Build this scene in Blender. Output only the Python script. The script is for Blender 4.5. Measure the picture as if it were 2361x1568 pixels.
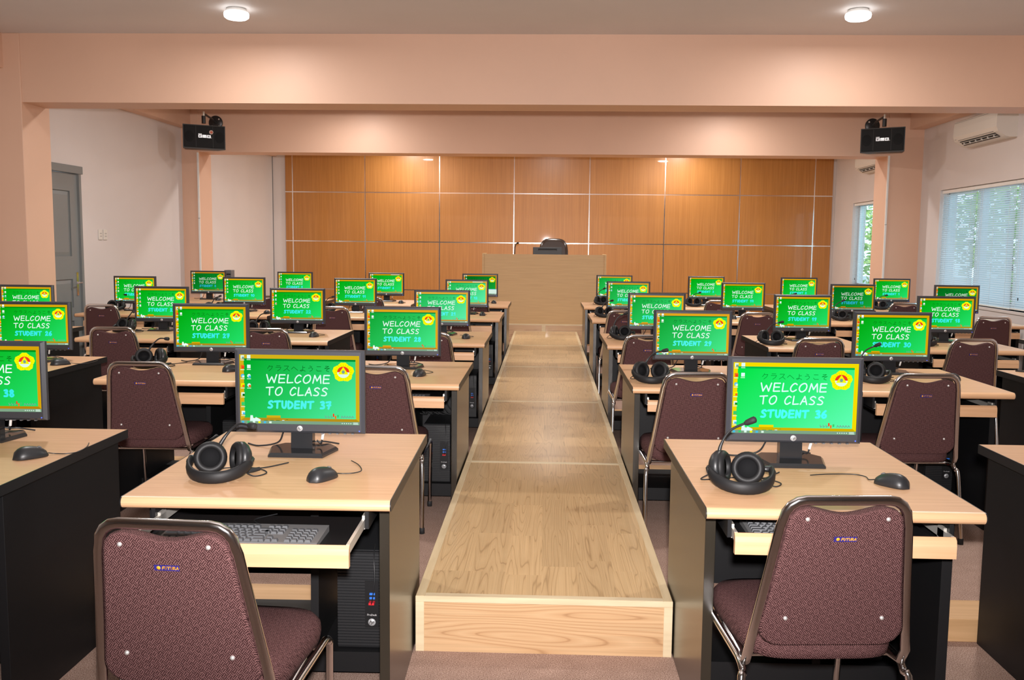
import bpy, bmesh, math, random
from mathutils import Vector, Matrix
random.seed(7)
for o in list(bpy.data.objects): bpy.data.objects.remove(o)
S = bpy.context.scene
COL = S.collection
PI = math.pi

# ------------------------------------------------------------------ camera, world, exposure, large lights
F_PX, PITCH, YAW, ROLL, EYE = 2134.47, 0.10227, 0.03566, 0.01033, 1.4646
cam_d = bpy.data.cameras.new('camera'); cam = bpy.data.objects.new('camera', cam_d); COL.objects.link(cam)
cam_d.sensor_fit = 'HORIZONTAL'; cam_d.sensor_width = 36.0; cam_d.lens = F_PX / 2361 * 36.0
cam_d.clip_start = 0.05; cam_d.clip_end = 200
_cy, _sy, _cp, _sp = math.cos(YAW), math.sin(YAW), math.cos(PITCH), math.sin(PITCH)
_fw = Vector((-_sy * _cp, _cy * _cp, -_sp)); _rt = Vector((_cy, _sy, 0)); _up = _rt.cross(_fw)
_r2 = _rt * math.cos(ROLL) + _up * math.sin(ROLL); _u2 = _up * math.cos(ROLL) - _rt * math.sin(ROLL)
_m = Matrix((_r2, _u2, -_fw)).transposed().to_4x4(); _m.translation = Vector((0, 0, EYE))
cam.matrix_world = _m
S.camera = cam
S.view_settings.view_transform = 'Standard'; S.view_settings.look = 'None'
S.view_settings.exposure = 0.0; S.view_settings.gamma = 1.0; S.view_settings.use_curve_mapping = False
LAMP_W, FLASH_W, SKY = 1.15, 1150.0, 3.0
w = bpy.data.worlds.new('sky'); S.world = w; w.use_nodes = True
bg = w.node_tree.nodes['Background']; bg.inputs[0].default_value = (0.66, 0.86, 1.0, 1); bg.inputs[1].default_value = SKY
# the photographer's flash, on the camera
fl = bpy.data.lights.new('camera_flash', 'SPOT'); fl.spot_size = math.radians(110); fl.spot_blend = 1.0; fl.energy = FLASH_W; fl.shadow_soft_size = 0.04; fl.color = (1, .945, .93)
flo = bpy.data.objects.new('camera_flash', fl); COL.objects.link(flo); flo.location = (0.02, -0.04, EYE + 0.14)
flo.rotation_euler = (PI / 2 + math.radians(8), 0, YAW)

# ------------------------------------------------------------------ helpers
def lin(r, g, b):
    f = lambda c: c / 12.92 if c <= .04045 else ((c + .055) / 1.055) ** 2.4
    return (f(r / 255), f(g / 255), f(b / 255), 1)

class MB:
    """collects geometry and becomes one mesh"""
    def __init__(s): s.v = []; s.f = []; s.m = []; s.sm = []; s.mats = []
    def mi(s, mat):
        if mat not in s.mats: s.mats.append(mat)
        return s.mats.index(mat)
    def add(s, vs, fs, mat, smooth=False, M=None):
        o = len(s.v); i = s.mi(mat)
        s.v += [tuple(M @ Vector(v)) if M else tuple(v) for v in vs]
        for f in fs: s.f.append([a + o for a in f]); s.m.append(i); s.sm.append(smooth)
    def box(s, x0, x1, y0, y1, z0, z1, mat, M=None, bev=0, seg=2):
        vs = [(x, y, z) for x in (x0, x1) for y in (y0, y1) for z in (z0, z1)]
        fs = [(0, 1, 3, 2), (4, 6, 7, 5), (0, 4, 5, 1), (2, 3, 7, 6), (0, 2, 6, 4), (1, 5, 7, 3)]
        if bev:
            bm = bmesh.new(); V = [bm.verts.new(v) for v in vs]
            for f in fs: bm.faces.new([V[i] for i in f])
            bmesh.ops.bevel(bm, geom=list(bm.edges), offset=bev, segments=seg, profile=.5, affect='EDGES')
            bm.verts.index_update()
            s.add([v.co[:] for v in bm.verts], [[v.index for v in f.verts] for f in bm.faces], mat, False, M); bm.free()
        else: s.add(vs, fs, mat, False, M)
    def prism(s, poly, a0, a1, mat, axis='X', M=None, smooth=False):
        """poly: 2D points; extruded along axis between a0 and a1"""
        def p(u, v, a): return {'X': (a, u, v), 'Y': (u, a, v), 'Z': (u, v, a)}[axis]
        n = len(poly); vs = [p(u, v, a0) for u, v in poly] + [p(u, v, a1) for u, v in poly]
        s.add(vs, [[i, (i + 1) % n, n + (i + 1) % n, n + i] for i in range(n)], mat, smooth, M)
        s.add(vs, [list(range(n))[::-1], list(range(n, 2 * n))], mat, False, M)
    def tube(s, pts, r, mat, seg=8, rb=None, up=(0, 0, 1), M=None, closed=False, caps=True):
        """r along 'side', rb along 'up-ish' normal; r may be a list"""
        P = [Vector(p) for p in pts]; n = len(P); rings = []
        N = None
        for i in range(n):
            a = P[i - 1] if (i or closed) else P[i]; b = P[(i + 1) % n] if (i < n - 1 or closed) else P[i]
            t = (b - a)
            t = t.normalized() if t.length > 1e-9 else Vector((0, 0, 1))
            if rb is not None:
                u = Vector(up); u = (u - t * u.dot(t)); u = u.normalized() if u.length > 1e-6 else t.orthogonal().normalized()
            else:
                if N is None: N = t.orthogonal().normalized()
                u = (N - t * N.dot(t)); u = u.normalized() if u.length > 1e-6 else t.orthogonal().normalized(); N = u
            sd = t.cross(u); ra = r[i] if isinstance(r, (list, tuple)) else r; rbb = ra if rb is None else rb
            rings.append([P[i] + sd * (ra * math.cos(k * 2 * PI / seg)) + u * (rbb * math.sin(k * 2 * PI / seg)) for k in range(seg)])
        vs = [v for rg in rings for v in rg]; fs = []
        for i in range(n if closed else n - 1):
            j = (i + 1) % n
            for k in range(seg): fs.append([i * seg + k, i * seg + (k + 1) % seg, j * seg + (k + 1) % seg, j * seg + k])
        s.add(vs, fs, mat, True, M)
        if caps and not closed: s.add(rings[0] + rings[-1], [list(range(seg))[::-1], list(range(seg, 2 * seg))], mat, False, M)
    def lathe(s, prof, mat, seg=20, M=None, smooth=True):
        """prof: (r, z) list around local z"""
        vs = []; fs = []
        for r, z in prof:
            for k in range(seg): vs.append((r * math.cos(2 * PI * k / seg), r * math.sin(2 * PI * k / seg), z))
        for i in range(len(prof) - 1):
            for k in range(seg): fs.append([i * seg + k, i * seg + (k + 1) % seg, (i + 1) * seg + (k + 1) % seg, (i + 1) * seg + k])
        s.add(vs, fs, mat, smooth, M)
        s.add(vs[:seg] + vs[-seg:], [list(range(seg))[::-1], list(range(seg, 2 * seg))], mat, False, M)
    def loft(s, rings, mat, smooth=True, M=None, caps=True):
        n = len(rings[0]); vs = [v for r in rings for v in r]; fs = []
        for i in range(len(rings) - 1):
            for k in range(n): fs.append([i * n + k, i * n + (k + 1) % n, (i + 1) * n + (k + 1) % n, (i + 1) * n + k])
        s.add(vs, fs, mat, smooth, M)
        if caps: s.add(list(rings[0]) + list(rings[-1]), [list(range(n))[::-1], list(range(n, 2 * n))], mat, smooth, M)
    def build(s, name, parent=None, loc=None, mw=None):
        me = bpy.data.meshes.new(name); me.from_pydata(s.v, [], s.f)
        for m in s.mats: me.materials.append(m)
        me.polygons.foreach_set('material_index', s.m); me.polygons.foreach_set('use_smooth', s.sm)
        bm = bmesh.new(); bm.from_mesh(me); bmesh.ops.recalc_face_normals(bm, faces=bm.faces); bm.to_mesh(me); bm.free()
        me.update()
        o = bpy.data.objects.new(name, me); COL.objects.link(o)
        if parent: o.parent = parent
        if loc: o.location = loc
        if mw: o.matrix_world = mw
        return o

def smooth(pts, n=6, closed=False):
    P = [Vector(p) for p in pts]; out = []; L = len(P)
    rng = range(L if closed else L - 1)
    for i in rng:
        p0 = P[i - 1] if (i > 0 or closed) else P[i]; p1 = P[i]; p2 = P[(i + 1) % L]; p3 = P[(i + 2) % L] if (i + 2 < L or closed) else P[(i + 1) % L]
        for k in range(n):
            t = k / n
            out.append(.5 * ((2 * p1) + (p2 - p0) * t + (2 * p0 - 5 * p1 + 4 * p2 - p3) * t * t + (3 * p1 - p0 - 3 * p2 + p3) * t ** 3))
    if not closed: out.append(P[-1])
    return out

def thing(name, label, cat, loc=(0, 0, 0), rz=0, group=None):
    o = bpy.data.objects.new(name, None); COL.objects.link(o); o.empty_display_size = .1
    o.location = loc; o.rotation_euler = (0, 0, rz); tag(o, label, cat, group); return o
def tag(o, label, cat, group=None):
    o['label'] = label; o['category'] = cat
    if group: o['group'] = group
    return o
def struct(o): o['kind'] = 'structure'; return o
def dup(o, parent=None):
    c = o.copy(); COL.objects.link(c)
    if parent: c.parent = parent
    for ch in list(o.children): dup(ch, c)
    return c
def place(proto, first, loc, rz, label, group=None):
    """the first placement moves the prototype, the others copy it with its parts"""
    o = proto if first else dup(proto)
    o.location = loc; o.rotation_euler = (0, 0, rz); o['label'] = label
    if group: o['group'] = group
    return o

# ------------------------------------------------------------------ materials
def mat(name, col, rough=.5, metal=0, spec=.5, emit=None, es=1, coat=0):
    m = bpy.data.materials.new(name); m.use_nodes = True; b = m.node_tree.nodes['Principled BSDF']
    b.inputs['Base Color'].default_value = (*col[:3], 1); b.inputs['Roughness'].default_value = rough
    b.inputs['Metallic'].default_value = metal; b.inputs['Specular IOR Level'].default_value = spec
    b.inputs['Coat Weight'].default_value = coat
    if emit: b.inputs['Emission Color'].default_value = (*emit[:3], 1); b.inputs['Emission Strength'].default_value = es
    return m
def nodes(m): return m.node_tree.nodes, m.node_tree.links, m.node_tree.nodes['Principled BSDF']
def N(m, t, **kw):
    n = m.node_tree.nodes.new(t)
    for k, v in kw.items():
        if k in n.inputs: n.inputs[k].default_value = v
        else: setattr(n, k, v)
    return n
def ramp(m, stops):
    r = m.node_tree.nodes.new('ShaderNodeValToRGB'); e = r.color_ramp.elements
    while len(e) < len(stops): e.new(.5)
    for i, (p, c) in enumerate(stops): e[i].position = p; e[i].color = (*c[:3], 1)
    return r
def mapping(m, scale, coord='Object', rot=(0, 0, 0)):
    L = m.node_tree.links; tc = N(m, 'ShaderNodeTexCoord'); mp = N(m, 'ShaderNodeMapping')
    mp.inputs['Scale'].default_value = scale; mp.inputs['Rotation'].default_value = rot
    L.new(tc.outputs[coord], mp.inputs[0]); return mp
def grain(name, stops, scale, rough=.4, detail=6, dist=.6, bump=.0, rand=.0, coat=0, spec=.5):
    """stretched-noise wood grain"""
    m = mat(name, stops[0][1], rough, spec=spec, coat=coat); Nn, L, b = nodes(m)
    mp = mapping(m, scale); nz = N(m, 'ShaderNodeTexNoise', Scale=1.0, Detail=detail, Distortion=dist)
    L.new(mp.outputs[0], nz.inputs['Vector']); r = ramp(m, stops); L.new(nz.outputs[0], r.inputs[0]); L.new(r.outputs[0], b.inputs['Base Color'])
    if bump:
        bp = N(m, 'ShaderNodeBump', Strength=bump, Distance=.002); L.new(nz.outputs[0], bp.inputs['Height']); L.new(bp.outputs[0], b.inputs['Normal'])
    return m
def plaster(name, col, rough=.6):
    m = mat(name, col, rough); Nn, L, b = nodes(m); mp = mapping(m, (1, 1, 1)); nz = N(m, 'ShaderNodeTexNoise', Scale=1.3, Detail=5)
    L.new(mp.outputs[0], nz.inputs['Vector'])
    r = ramp(m, [(.3, [c * .965 for c in col[:3]]), (.7, [min(1, c * 1.02) for c in col[:3]])]); L.new(nz.outputs[0], r.inputs[0]); L.new(r.outputs[0], b.inputs['Base Color'])
    n2 = N(m, 'ShaderNodeTexNoise', Scale=60, Detail=3); L.new(mp.outputs[0], n2.inputs['Vector'])
    bp = N(m, 'ShaderNodeBump', Strength=.06, Distance=.003); L.new(n2.outputs[0], bp.inputs['Height']); L.new(bp.outputs[0], b.inputs['Normal'])
    return m

M_WALL = plaster('wall_paint', (.67, .61, .585), .55)
M_SALMON = plaster('salmon_paint', (.71, .455, .325), .5)
M_CEIL = plaster('ceiling_paint', (.68, .655, .645), .6)
def make_carpet():
    m = mat('carpet', (.3, .2, .16), .95, spec=.1); Nn, L, b = nodes(m); mp = mapping(m, (1, 1, 1))
    a = N(m, 'ShaderNodeTexNoise', Scale=260, Detail=3); c = N(m, 'ShaderNodeTexNoise', Scale=14, Detail=4)
    L.new(mp.outputs[0], a.inputs['Vector']); L.new(mp.outputs[0], c.inputs['Vector'])
    r = ramp(m, [(.32, (.20, .115, .085)), (.5, (.41, .275, .22)), (.7, (.64, .48, .40))]); L.new(a.outputs[0], r.inputs[0])
    mx = N(m, 'ShaderNodeMixRGB', blend_type='MULTIPLY'); mx.inputs[0].default_value = .35
    r2 = ramp(m, [(.3, (.75, .72, .7)), (.7, (1.1, 1.1, 1.1))]); L.new(c.outputs[0], r2.inputs[0])
    L.new(r.outputs[0], mx.inputs[1]); L.new(r2.outputs[0], mx.inputs[2]); L.new(mx.outputs[0], b.inputs['Base Color'])
    bp = N(m, 'ShaderNodeBump', Strength=.5, Distance=.004); L.new(a.outputs[0], bp.inputs['Height']); L.new(bp.outputs[0], b.inputs['Normal'])
    return m
M_CARPET = make_carpet()
M_BEECH = grain('beech_laminate', [(.3, (.64, .368, .195)), (.5, (.69, .408, .226)), (.7, (.73, .442, .252))], (3, 60, 60), .38, 4, .4)
M_BEECH2 = grain('beech_board', [(.3, (.58, .345, .165)), (.7, (.69, .43, .22))], (3, 50, 50), .45, 4, .3)
M_LECT = grain('lectern_laminate', [(.3, (.53, .34, .155)), (.7, (.60, .395, .185))], (2.5, 40, 60), .45, 5, .5)
M_PANEL = grain('wall_panel_veneer', [(.3, (.375, .150, .030)), (.5, (.415, .171, .036)), (.7, (.455, .194, .043))], (55, 20, 1.3), .34, 5, .3, coat=.25)
M_PINE = grain('pine_strip', [(.3, (.60, .46, .27)), (.7, (.70, .56, .35))], (30, 4, 30), .4, 3, .3)
M_PINE_X = grain('pine_strip_across', [(.3, (.62, .49, .31)), (.7, (.72, .60, .40))], (4, 40, 40), .4, 3, .3)
def make_vinyl(name, sc, c, axes='XY', plank=2.6):
    """oak-look vinyl: cathedral rings from warped bands, planks by noise offset"""
    m = mat(name, c[1], .33, coat=.12); Nn, L, b = nodes(m)
    tc = N(m, 'ShaderNodeTexCoord'); mp = N(m, 'ShaderNodeMapping'); mp.inputs['Scale'].default_value = sc
    s0 = N(m, 'ShaderNodeSeparateXYZ'); c0 = N(m, 'ShaderNodeCombineXYZ'); L.new(tc.outputs['Object'], s0.inputs[0])
    L.new(s0.outputs[axes[0]], c0.inputs[0]); L.new(s0.outputs[axes[1]], c0.inputs[1]); L.new(c0.outputs[0], mp.inputs[0])
    # plank columns shift the pattern along the grain
    sx = N(m, 'ShaderNodeSeparateXYZ'); L.new(mp.outputs[0], sx.inputs[0])
    fl = N(m, 'ShaderNodeMath', operation='FLOOR'); mu = N(m, 'ShaderNodeMath', operation='MULTIPLY'); mu.inputs[1].default_value = 1.0
    L.new(sx.outputs[0], mu.inputs[0]); L.new(mu.outputs[0], fl.inputs[0])
    wn = N(m, 'ShaderNodeTexWhiteNoise', noise_dimensions='1D'); L.new(fl.outputs[0], wn.inputs['W'])
    of = N(m, 'ShaderNodeMath', operation='MULTIPLY_ADD'); of.inputs[1].default_value = 9; L.new(wn.outputs[0], of.inputs[0]); L.new(sx.outputs[1], of.inputs[2])
    cb = N(m, 'ShaderNodeCombineXYZ'); L.new(sx.outputs[0], cb.inputs[0]); L.new(of.outputs[0], cb.inputs[1])
    pl = N(m, 'ShaderNodeMath', operation='MULTIPLY'); pl.inputs[1].default_value = plank; L.new(of.outputs[0], pl.inputs[0]); pf = N(m, 'ShaderNodeMath', operation='FLOOR'); L.new(pl.outputs[0], pf.inputs[0])
    sd = N(m, 'ShaderNodeMath', operation='MULTIPLY_ADD'); sd.inputs[1].default_value = 31.7; L.new(pf.outputs[0], sd.inputs[0]); L.new(fl.outputs[0], sd.inputs[2]); L.new(sd.outputs[0], cb.inputs[2])
    wp = N(m, 'ShaderNodeTexWhiteNoise', noise_dimensions='1D'); L.new(sd.outputs[0], wp.inputs['W'])
    mpn = N(m, 'ShaderNodeMapping'); mpn.inputs['Scale'].default_value = (1.5, .72, 1); L.new(cb.outputs[0], mpn.inputs[0])
    nz = N(m, 'ShaderNodeTexNoise', Scale=.75, Detail=2.0, Distortion=.25); L.new(mpn.outputs[0], nz.inputs['Vector'])
    ml = N(m, 'ShaderNodeMath', operation='MULTIPLY'); ml.inputs[1].default_value = 26; L.new(nz.outputs[0], ml.inputs[0])
    fr = N(m, 'ShaderNodeMath', operation='FRACT'); L.new(ml.outputs[0], fr.inputs[0])
    r = ramp(m, [(0, c[0]), (.10, c[1]), (.5, c[2]), (.93, c[1]), (1, c[0])]); L.new(fr.outputs[0], r.inputs[0])
    n2 = N(m, 'ShaderNodeTexNoise', Scale=6, Detail=4); mp2 = N(m, 'ShaderNodeMapping'); mp2.inputs['Scale'].default_value = (11, .35, 1); L.new(cb.outputs[0], mp2.inputs[0]); L.new(mp2.outputs[0], n2.inputs['Vector'])
    r2 = ramp(m, [(.35, (.86, .85, .82)), (.65, (1.07, 1.06, 1.04))]); L.new(n2.outputs[0], r2.inputs[0])
    mx = N(m, 'ShaderNodeMixRGB', blend_type='MULTIPLY'); mx.inputs[0].default_value = .8; L.new(r.outputs[0], mx.inputs[1]); L.new(r2.outputs[0], mx.inputs[2])
    ofs = ramp(m, [(0, (.87, .86, .84)), (1, (1.05, 1.04, 1.02))]); L.new(wp.outputs[0], ofs.inputs[0])
    mx2 = N(m, 'ShaderNodeMixRGB', blend_type='MULTIPLY'); mx2.inputs[0].default_value = 1; L.new(mx.outputs[0], mx2.inputs[1]); L.new(ofs.outputs[0], mx2.inputs[2])
    L.new(mx2.outputs[0], b.inputs['Base Color']); return m
M_VINYL = make_vinyl('oak_vinyl', (7.2, .8, 1), [(.43, .285, .145), (.60, .412, .218), (.64, .45, .245)])
M_VINYL_R = make_vinyl('oak_vinyl_riser', (5.2, .8, 1), [(.44, .255, .130), (.58, .365, .20), (.64, .43, .25)], 'ZX', .02)
M_BLACK = mat('black_laminate', (.009, .009, .010), .48, spec=.28)
M_BLACK_AISLE = mat('black_satin_laminate', (.022, .018, .012), .25, spec=.9)
M_BLACK2 = mat('black_edge_plastic', (.016, .016, .017), .35)
M_PLASTIC = mat('black_plastic', (.017, .018, .020), .40)
M_BEZEL = mat('monitor_bezel_plastic', (.042, .044, .052), .33)
M_GLOSSBLK = mat('glossy_black_plastic', (.02, .021, .023), .14)
M_RUBBER = mat('matte_rubber', (.012, .012, .013), .7)
M_LEATHER = mat('black_leatherette', (.010, .010, .011), .55, spec=.35)
M_CLOTH = mat('black_mesh_cloth', (.006, .006, .007), .9, spec=.2)
M_KEY = mat('keycap', (.085, .09, .098), .45)
M_KBD = mat('keyboard_case', (.15, .15, .152), .45)
M_CHROME = mat('chrome', (.74, .72, .71), .15, metal=1)
M_SCREW = mat('bright_screw', (.85, .84, .82), .38, metal=.7)
M_STEEL = mat('zinc_slide', (.75, .72, .66), .4, metal=.6)
M_SILVER = mat('silver_badge', (.75, .76, .78), .3, metal=.5)
M_WHITE = mat('white_plastic', (.78, .77, .74), .4)
M_OFFWHITE = mat('offwhite_plastic', (.70, .66, .60), .4)
M_DOOR = mat('grey_door_paint', (.20, .215, .215), .42)
M_BLUE = mat('blue_usb', (.03, .16, .62), .4)
M_RED = mat('red_plug', (.62, .02, .03), .4)
M_ORANGE = mat('orange_print', (.75, .33, .02), .4)
M_NAVY = mat('navy_badge', (.025, .02, .16), .3)
M_LED = mat('blue_led', (.02, .05, .6), .3, emit=(.05, .1, 1), es=2.5)
M_CONE = mat('speaker_driver_disc', (.010, .011, .012), .75, spec=.2)  # near-black discs marking the drivers on the grille
M_GRILLE = mat('speaker_cloth', (.013, .014, .015), .75, spec=.25)
M_SPKBOX = mat('speaker_box_vinyl', (.018, .016, .015), .5)
M_STICK_R = mat('red_sticker', (.55, .10, .04), .5)
M_STICK_W = mat('pale_sticker', (.55, .42, .36), .5)
M_FRAME_W = mat('white_window_frame', (.72, .74, .74), .4)
M_BLIND = mat('blind_slat', (.62, .70, .76), .45)
_n, _l, _b = nodes(M_BLIND); _t = N(M_BLIND, 'ShaderNodeBsdfTranslucent'); _t.inputs[0].default_value = (.60, .72, .80, 1); _mx = N(M_BLIND, 'ShaderNodeMixShader'); _mx.inputs[0].default_value = .36
_l.new(_b.outputs[0], _mx.inputs[1]); _l.new(_t.outputs[0], _mx.inputs[2]); _l.new(_mx.outputs[0], _n['Material Output'].inputs[0])
M_LEAF = mat('leaf', (.19, .36, .06), .55)
M_LEAF2 = mat('leaf_pale', (.42, .55, .12), .55)
M_BARK = mat('bark', (.12, .08, .05), .9)
M_OUTWALL = mat('white_render', (.92, .89, .85), .7)
M_BROWNLTH = mat('dark_brown_leather', (.035, .022, .017), .22)
M_GREY = mat('grey_case', (.13, .13, .135), .5)
def make_fabric():
    m = mat('burgundy_weave', (.1, .03, .035), .9, spec=.15); Nn, L, b = nodes(m)
    tc = N(m, 'ShaderNodeTexCoord'); ob = tc.outputs['Object']
    def wave(rot):
        mp = N(m, 'ShaderNodeMapping'); mp.inputs['Rotation'].default_value = rot; L.new(ob, mp.inputs[0])
        wv = N(m, 'ShaderNodeTexWave', wave_type='BANDS', bands_direction='X', Scale=80, Distortion=1.2, Detail=1.0); wv.inputs['Detail Scale'].default_value = 3
        L.new(mp.outputs[0], wv.inputs['Vector']); return wv
    # pattern lies in X and (Y+Z) so it reads on both seat and back
    sp = N(m, 'ShaderNodeSeparateXYZ'); L.new(ob, sp.inputs[0]); ad = N(m, 'ShaderNodeMath', operation='ADD'); L.new(sp.outputs[1], ad.inputs[0]); L.new(sp.outputs[2], ad.inputs[1])
    cb = N(m, 'ShaderNodeCombineXYZ'); L.new(sp.outputs[0], cb.inputs[0]); L.new(ad.outputs[0], cb.inputs[1]); ob = cb.outputs[0]
    w1 = wave((0, 0, PI / 4)); w2 = wave((0, 0, -PI / 4))
    mpc = N(m, 'ShaderNodeMapping'); mpc.inputs['Rotation'].default_value = (0, 0, PI / 4); L.new(ob, mpc.inputs[0])
    ck = N(m, 'ShaderNodeTexChecker', Scale=108); L.new(mpc.outputs[0], ck.inputs['Vector'])
    mx = N(m, 'ShaderNodeMixRGB'); L.new(ck.outputs['Fac'], mx.inputs[0]); L.new(w1.outputs[0], mx.inputs[1]); L.new(w2.outputs[0], mx.inputs[2])
    nz = N(m, 'ShaderNodeTexNoise', Scale=190, Detail=2); L.new(ob, nz.inputs['Vector'])
    ml = N(m, 'ShaderNodeMixRGB'); ml.inputs[0].default_value = .38; L.new(mx.outputs[0], ml.inputs[1]); L.new(nz.outputs[0], ml.inputs[2])
    r = ramp(m, [(.22, (.028, .0115, .0115)), (.55, (.076, .0285, .029)), (.8, (.19, .098, .095))]); L.new(ml.outputs[0], r.inputs[0]); L.new(r.outputs[0], b.inputs['Base Color'])
    bp = N(m, 'ShaderNodeBump', Strength=.35, Distance=.0015); L.new(ml.outputs[0], bp.inputs['Height']); L.new(bp.outputs[0], b.inputs['Normal'])
    return m
M_FABRIC = make_fabric()
def make_glass():
    m = bpy.data.materials.new('window_glass'); m.use_nodes = True; nt = m.node_tree; nt.nodes.clear()
    o = nt.nodes.new('ShaderNodeOutputMaterial'); t = nt.nodes.new('ShaderNodeBsdfTransparent'); g = nt.nodes.new('ShaderNodeBsdfGlossy'); mx = nt.nodes.new('ShaderNodeMixShader')
    t.inputs[0].default_value = (.86, .93, .93, 1); g.inputs['Roughness'].default_value = .02; mx.inputs[0].default_value = .06
    nt.links.new(t.outputs[0], mx.inputs[1]); nt.links.new(g.outputs[0], mx.inputs[2]); nt.links.new(mx.outputs[0], o.inputs[0]); return m
M_GLASS = make_glass()
def emis(name, c, s=1.0):
    m = bpy.data.materials.new(name); m.use_nodes = True; nt = m.node_tree; nt.nodes.clear()
    o = nt.nodes.new('ShaderNodeOutputMaterial'); e = nt.nodes.new('ShaderNodeEmission'); e.inputs[0].default_value = (*c[:3], 1); e.inputs[1].default_value = s
    nt.links.new(e.outputs[0], o.inputs[0]); return m
M_LAMPGLOW = emis('lamp_diffuser', (1, .98, .96), 5)

# ------------------------------------------------------------------ room shell
CEIL, YB, YF = 3.29, 16.5, -7.5
def wallL(y): return -4.93 + (y - 12.5) * .0125
def wallR(y): return 4.92 + (y - 12.5) * .025
AL, AR = math.atan(-.0125), math.atan(-.025)          # the side walls splay slightly
FL_ = Matrix.Translation((-4.93, 12.5, 0)) @ Matrix.Rotation(AL, 4, 'Z')   # local x = out of the room-side plane, y = along wall
FR_ = Matrix.Translation((4.92, 12.5, 0)) @ Matrix.Rotation(AR, 4, 'Z')

b = MB(); b.box(-5.5, 5.6, YF - .2, YB + .2, -.08, 0, M_CARPET); struct(b.build('floor'))
b = MB(); b.box(-5.5, 5.6, YF - .2, YB + .2, CEIL, CEIL + .1, M_CEIL); struct(b.build('ceiling'))
b = MB(); b.box(-5.4, 5.4, YB, YB + .15, 0, CEIL, M_WALL); struct(b.build('wall_back'))
b = MB(); b.box(-5.4, 5.4, YF - .15, YF, 0, CEIL, M_WALL); struct(b.build('wall_front'))
def wall_with_holes(name, F, holes, sgn, y0=YF - 12.5, y1=YB - 12.5, th=.2):
    """wall in its own frame: inner face at x=0, thickness away from the room; holes (y0,y1,z0,z1)"""
    m = MB(); ys = sorted({y0, y1} | {h[0] for h in holes} | {h[1] for h in holes})
    for a, c in zip(ys, ys[1:]):
        zz = [(0, CEIL)]
        for h in holes:
            if h[0] <= a + 1e-6 and h[1] >= c - 1e-6: zz = [(0, h[2]), (h[3], CEIL)]
        for z0, z1 in zz:
            if z1 - z0 > 1e-4: m.box(min(0, sgn * th), max(0, sgn * th), a, c, z0, z1, M_WALL)
    return struct(m.build(name, mw=F))
W1 = (8.95 - 12.5, 11.83 - 12.5, .835, 2.195)
W2 = (13.5 - 12.5, 15.40 - 12.5, .86, 2.195)
DR = (8.86 - 12.5, 9.80 - 12.5, 0, 2.215)
wall_with_holes('wall_right', FR_, [W1, W2], 1)
wall_with_holes('wall_left', FL_, [DR], -1)

# columns and beams, salmon
def col(name, x0, x1, y0, y1):
    m = MB(); m.box(x0, x1, y0, y1, 0, CEIL, M_SALMON, bev=.004, seg=1); return struct(m.build(name))
B1, B2 = 8.27, 12.5
col('trim_1', -5.1, -4.70, B1, B1 + .47); col('trim_2', -5.1, -4.70, B2, B2 + .47)
col('trim_3', 4.50, 5.1, B1, B1 + .47); col('trim_4', 4.465, 5.1, B2, B2 + .47)
def beam(name, x0, x1, y0, y1, z0):
    m = MB(); m.box(x0, x1, y0, y1, z0, CEIL + .01, M_SALMON); return struct(m.build(name))
beam('trim_5', -4.705, 4.505, B1 + .012, B1 + .40, 2.69)
beam('trim_6', -4.705, 4.47, B2 + .012, B2 + .42, 2.672)
beam('trim_7', -5.1, -4.80, B1 + .46, B2 + .01, 2.985); beam('trim_8', 4.73, 5.1, B1 + .46, B2 + .01, 3.02)
beam('trim_9', -5.1, -4.80, B2 + .46, YB, 2.985); beam('trim_10', 4.80, 5.1, B2 + .46, YB, 3.02)
beam('trim_11', -5.1, -4.85, YF, B1 + .01, 2.985); beam('trim_12', 4.62, 5.1, YF, B1 + .01, 3.02)
# surface conduits on the far columns; thin grey strip up the back corner
for i, (x, y, z1) in enumerate([(-4.705, B2 - .010, 2.66), (4.475, B2 - .010, 2.68)]):
    m = MB(); m.box(x - .011, x + .011, y - .008, y + .012, 0, z1, M_WHITE); m.box(x - .013, x + .013, y - .010, y, 1.78, 1.785, M_GREY); struct(m.build('trim_%d' % (13 + i)))
m = MB(); m.box(-4.885, -4.872, YB - .014, YB + .002, 0, CEIL, M_GREY); struct(m.build('trim_15'))

# panelled end wall with chrome joint strips
PX = [-4.65, -4.515, -3.22, -1.895, -.577, .748, 2.066, 3.368, 4.655, 4.973]; PZ = [.02, .647, 1.50, 2.365, CEIL]
m = MB()
for x0, x1 in zip(PX, PX[1:]):
    for z0, z1 in zip(PZ, PZ[1:]): m.box(x0 + .008, x1 - .008, YB - .03, YB - .002, z0 + .008, z1 - .008, M_PANEL, bev=.002, seg=1)
struct(m.build('wall_back_panelling'))
m = MB()
for x in PX[1:-1]: m.box(x - .0085, x + .0085, YB - .026, YB - .004, 0, CEIL, M_CHROME)
for z in PZ[1:-1]: m.box(PX[0], PX[-1], YB - .0255, YB - .0042, z - .0085, z + .0085, M_CHROME)
struct(m.build('trim_16'))

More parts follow.
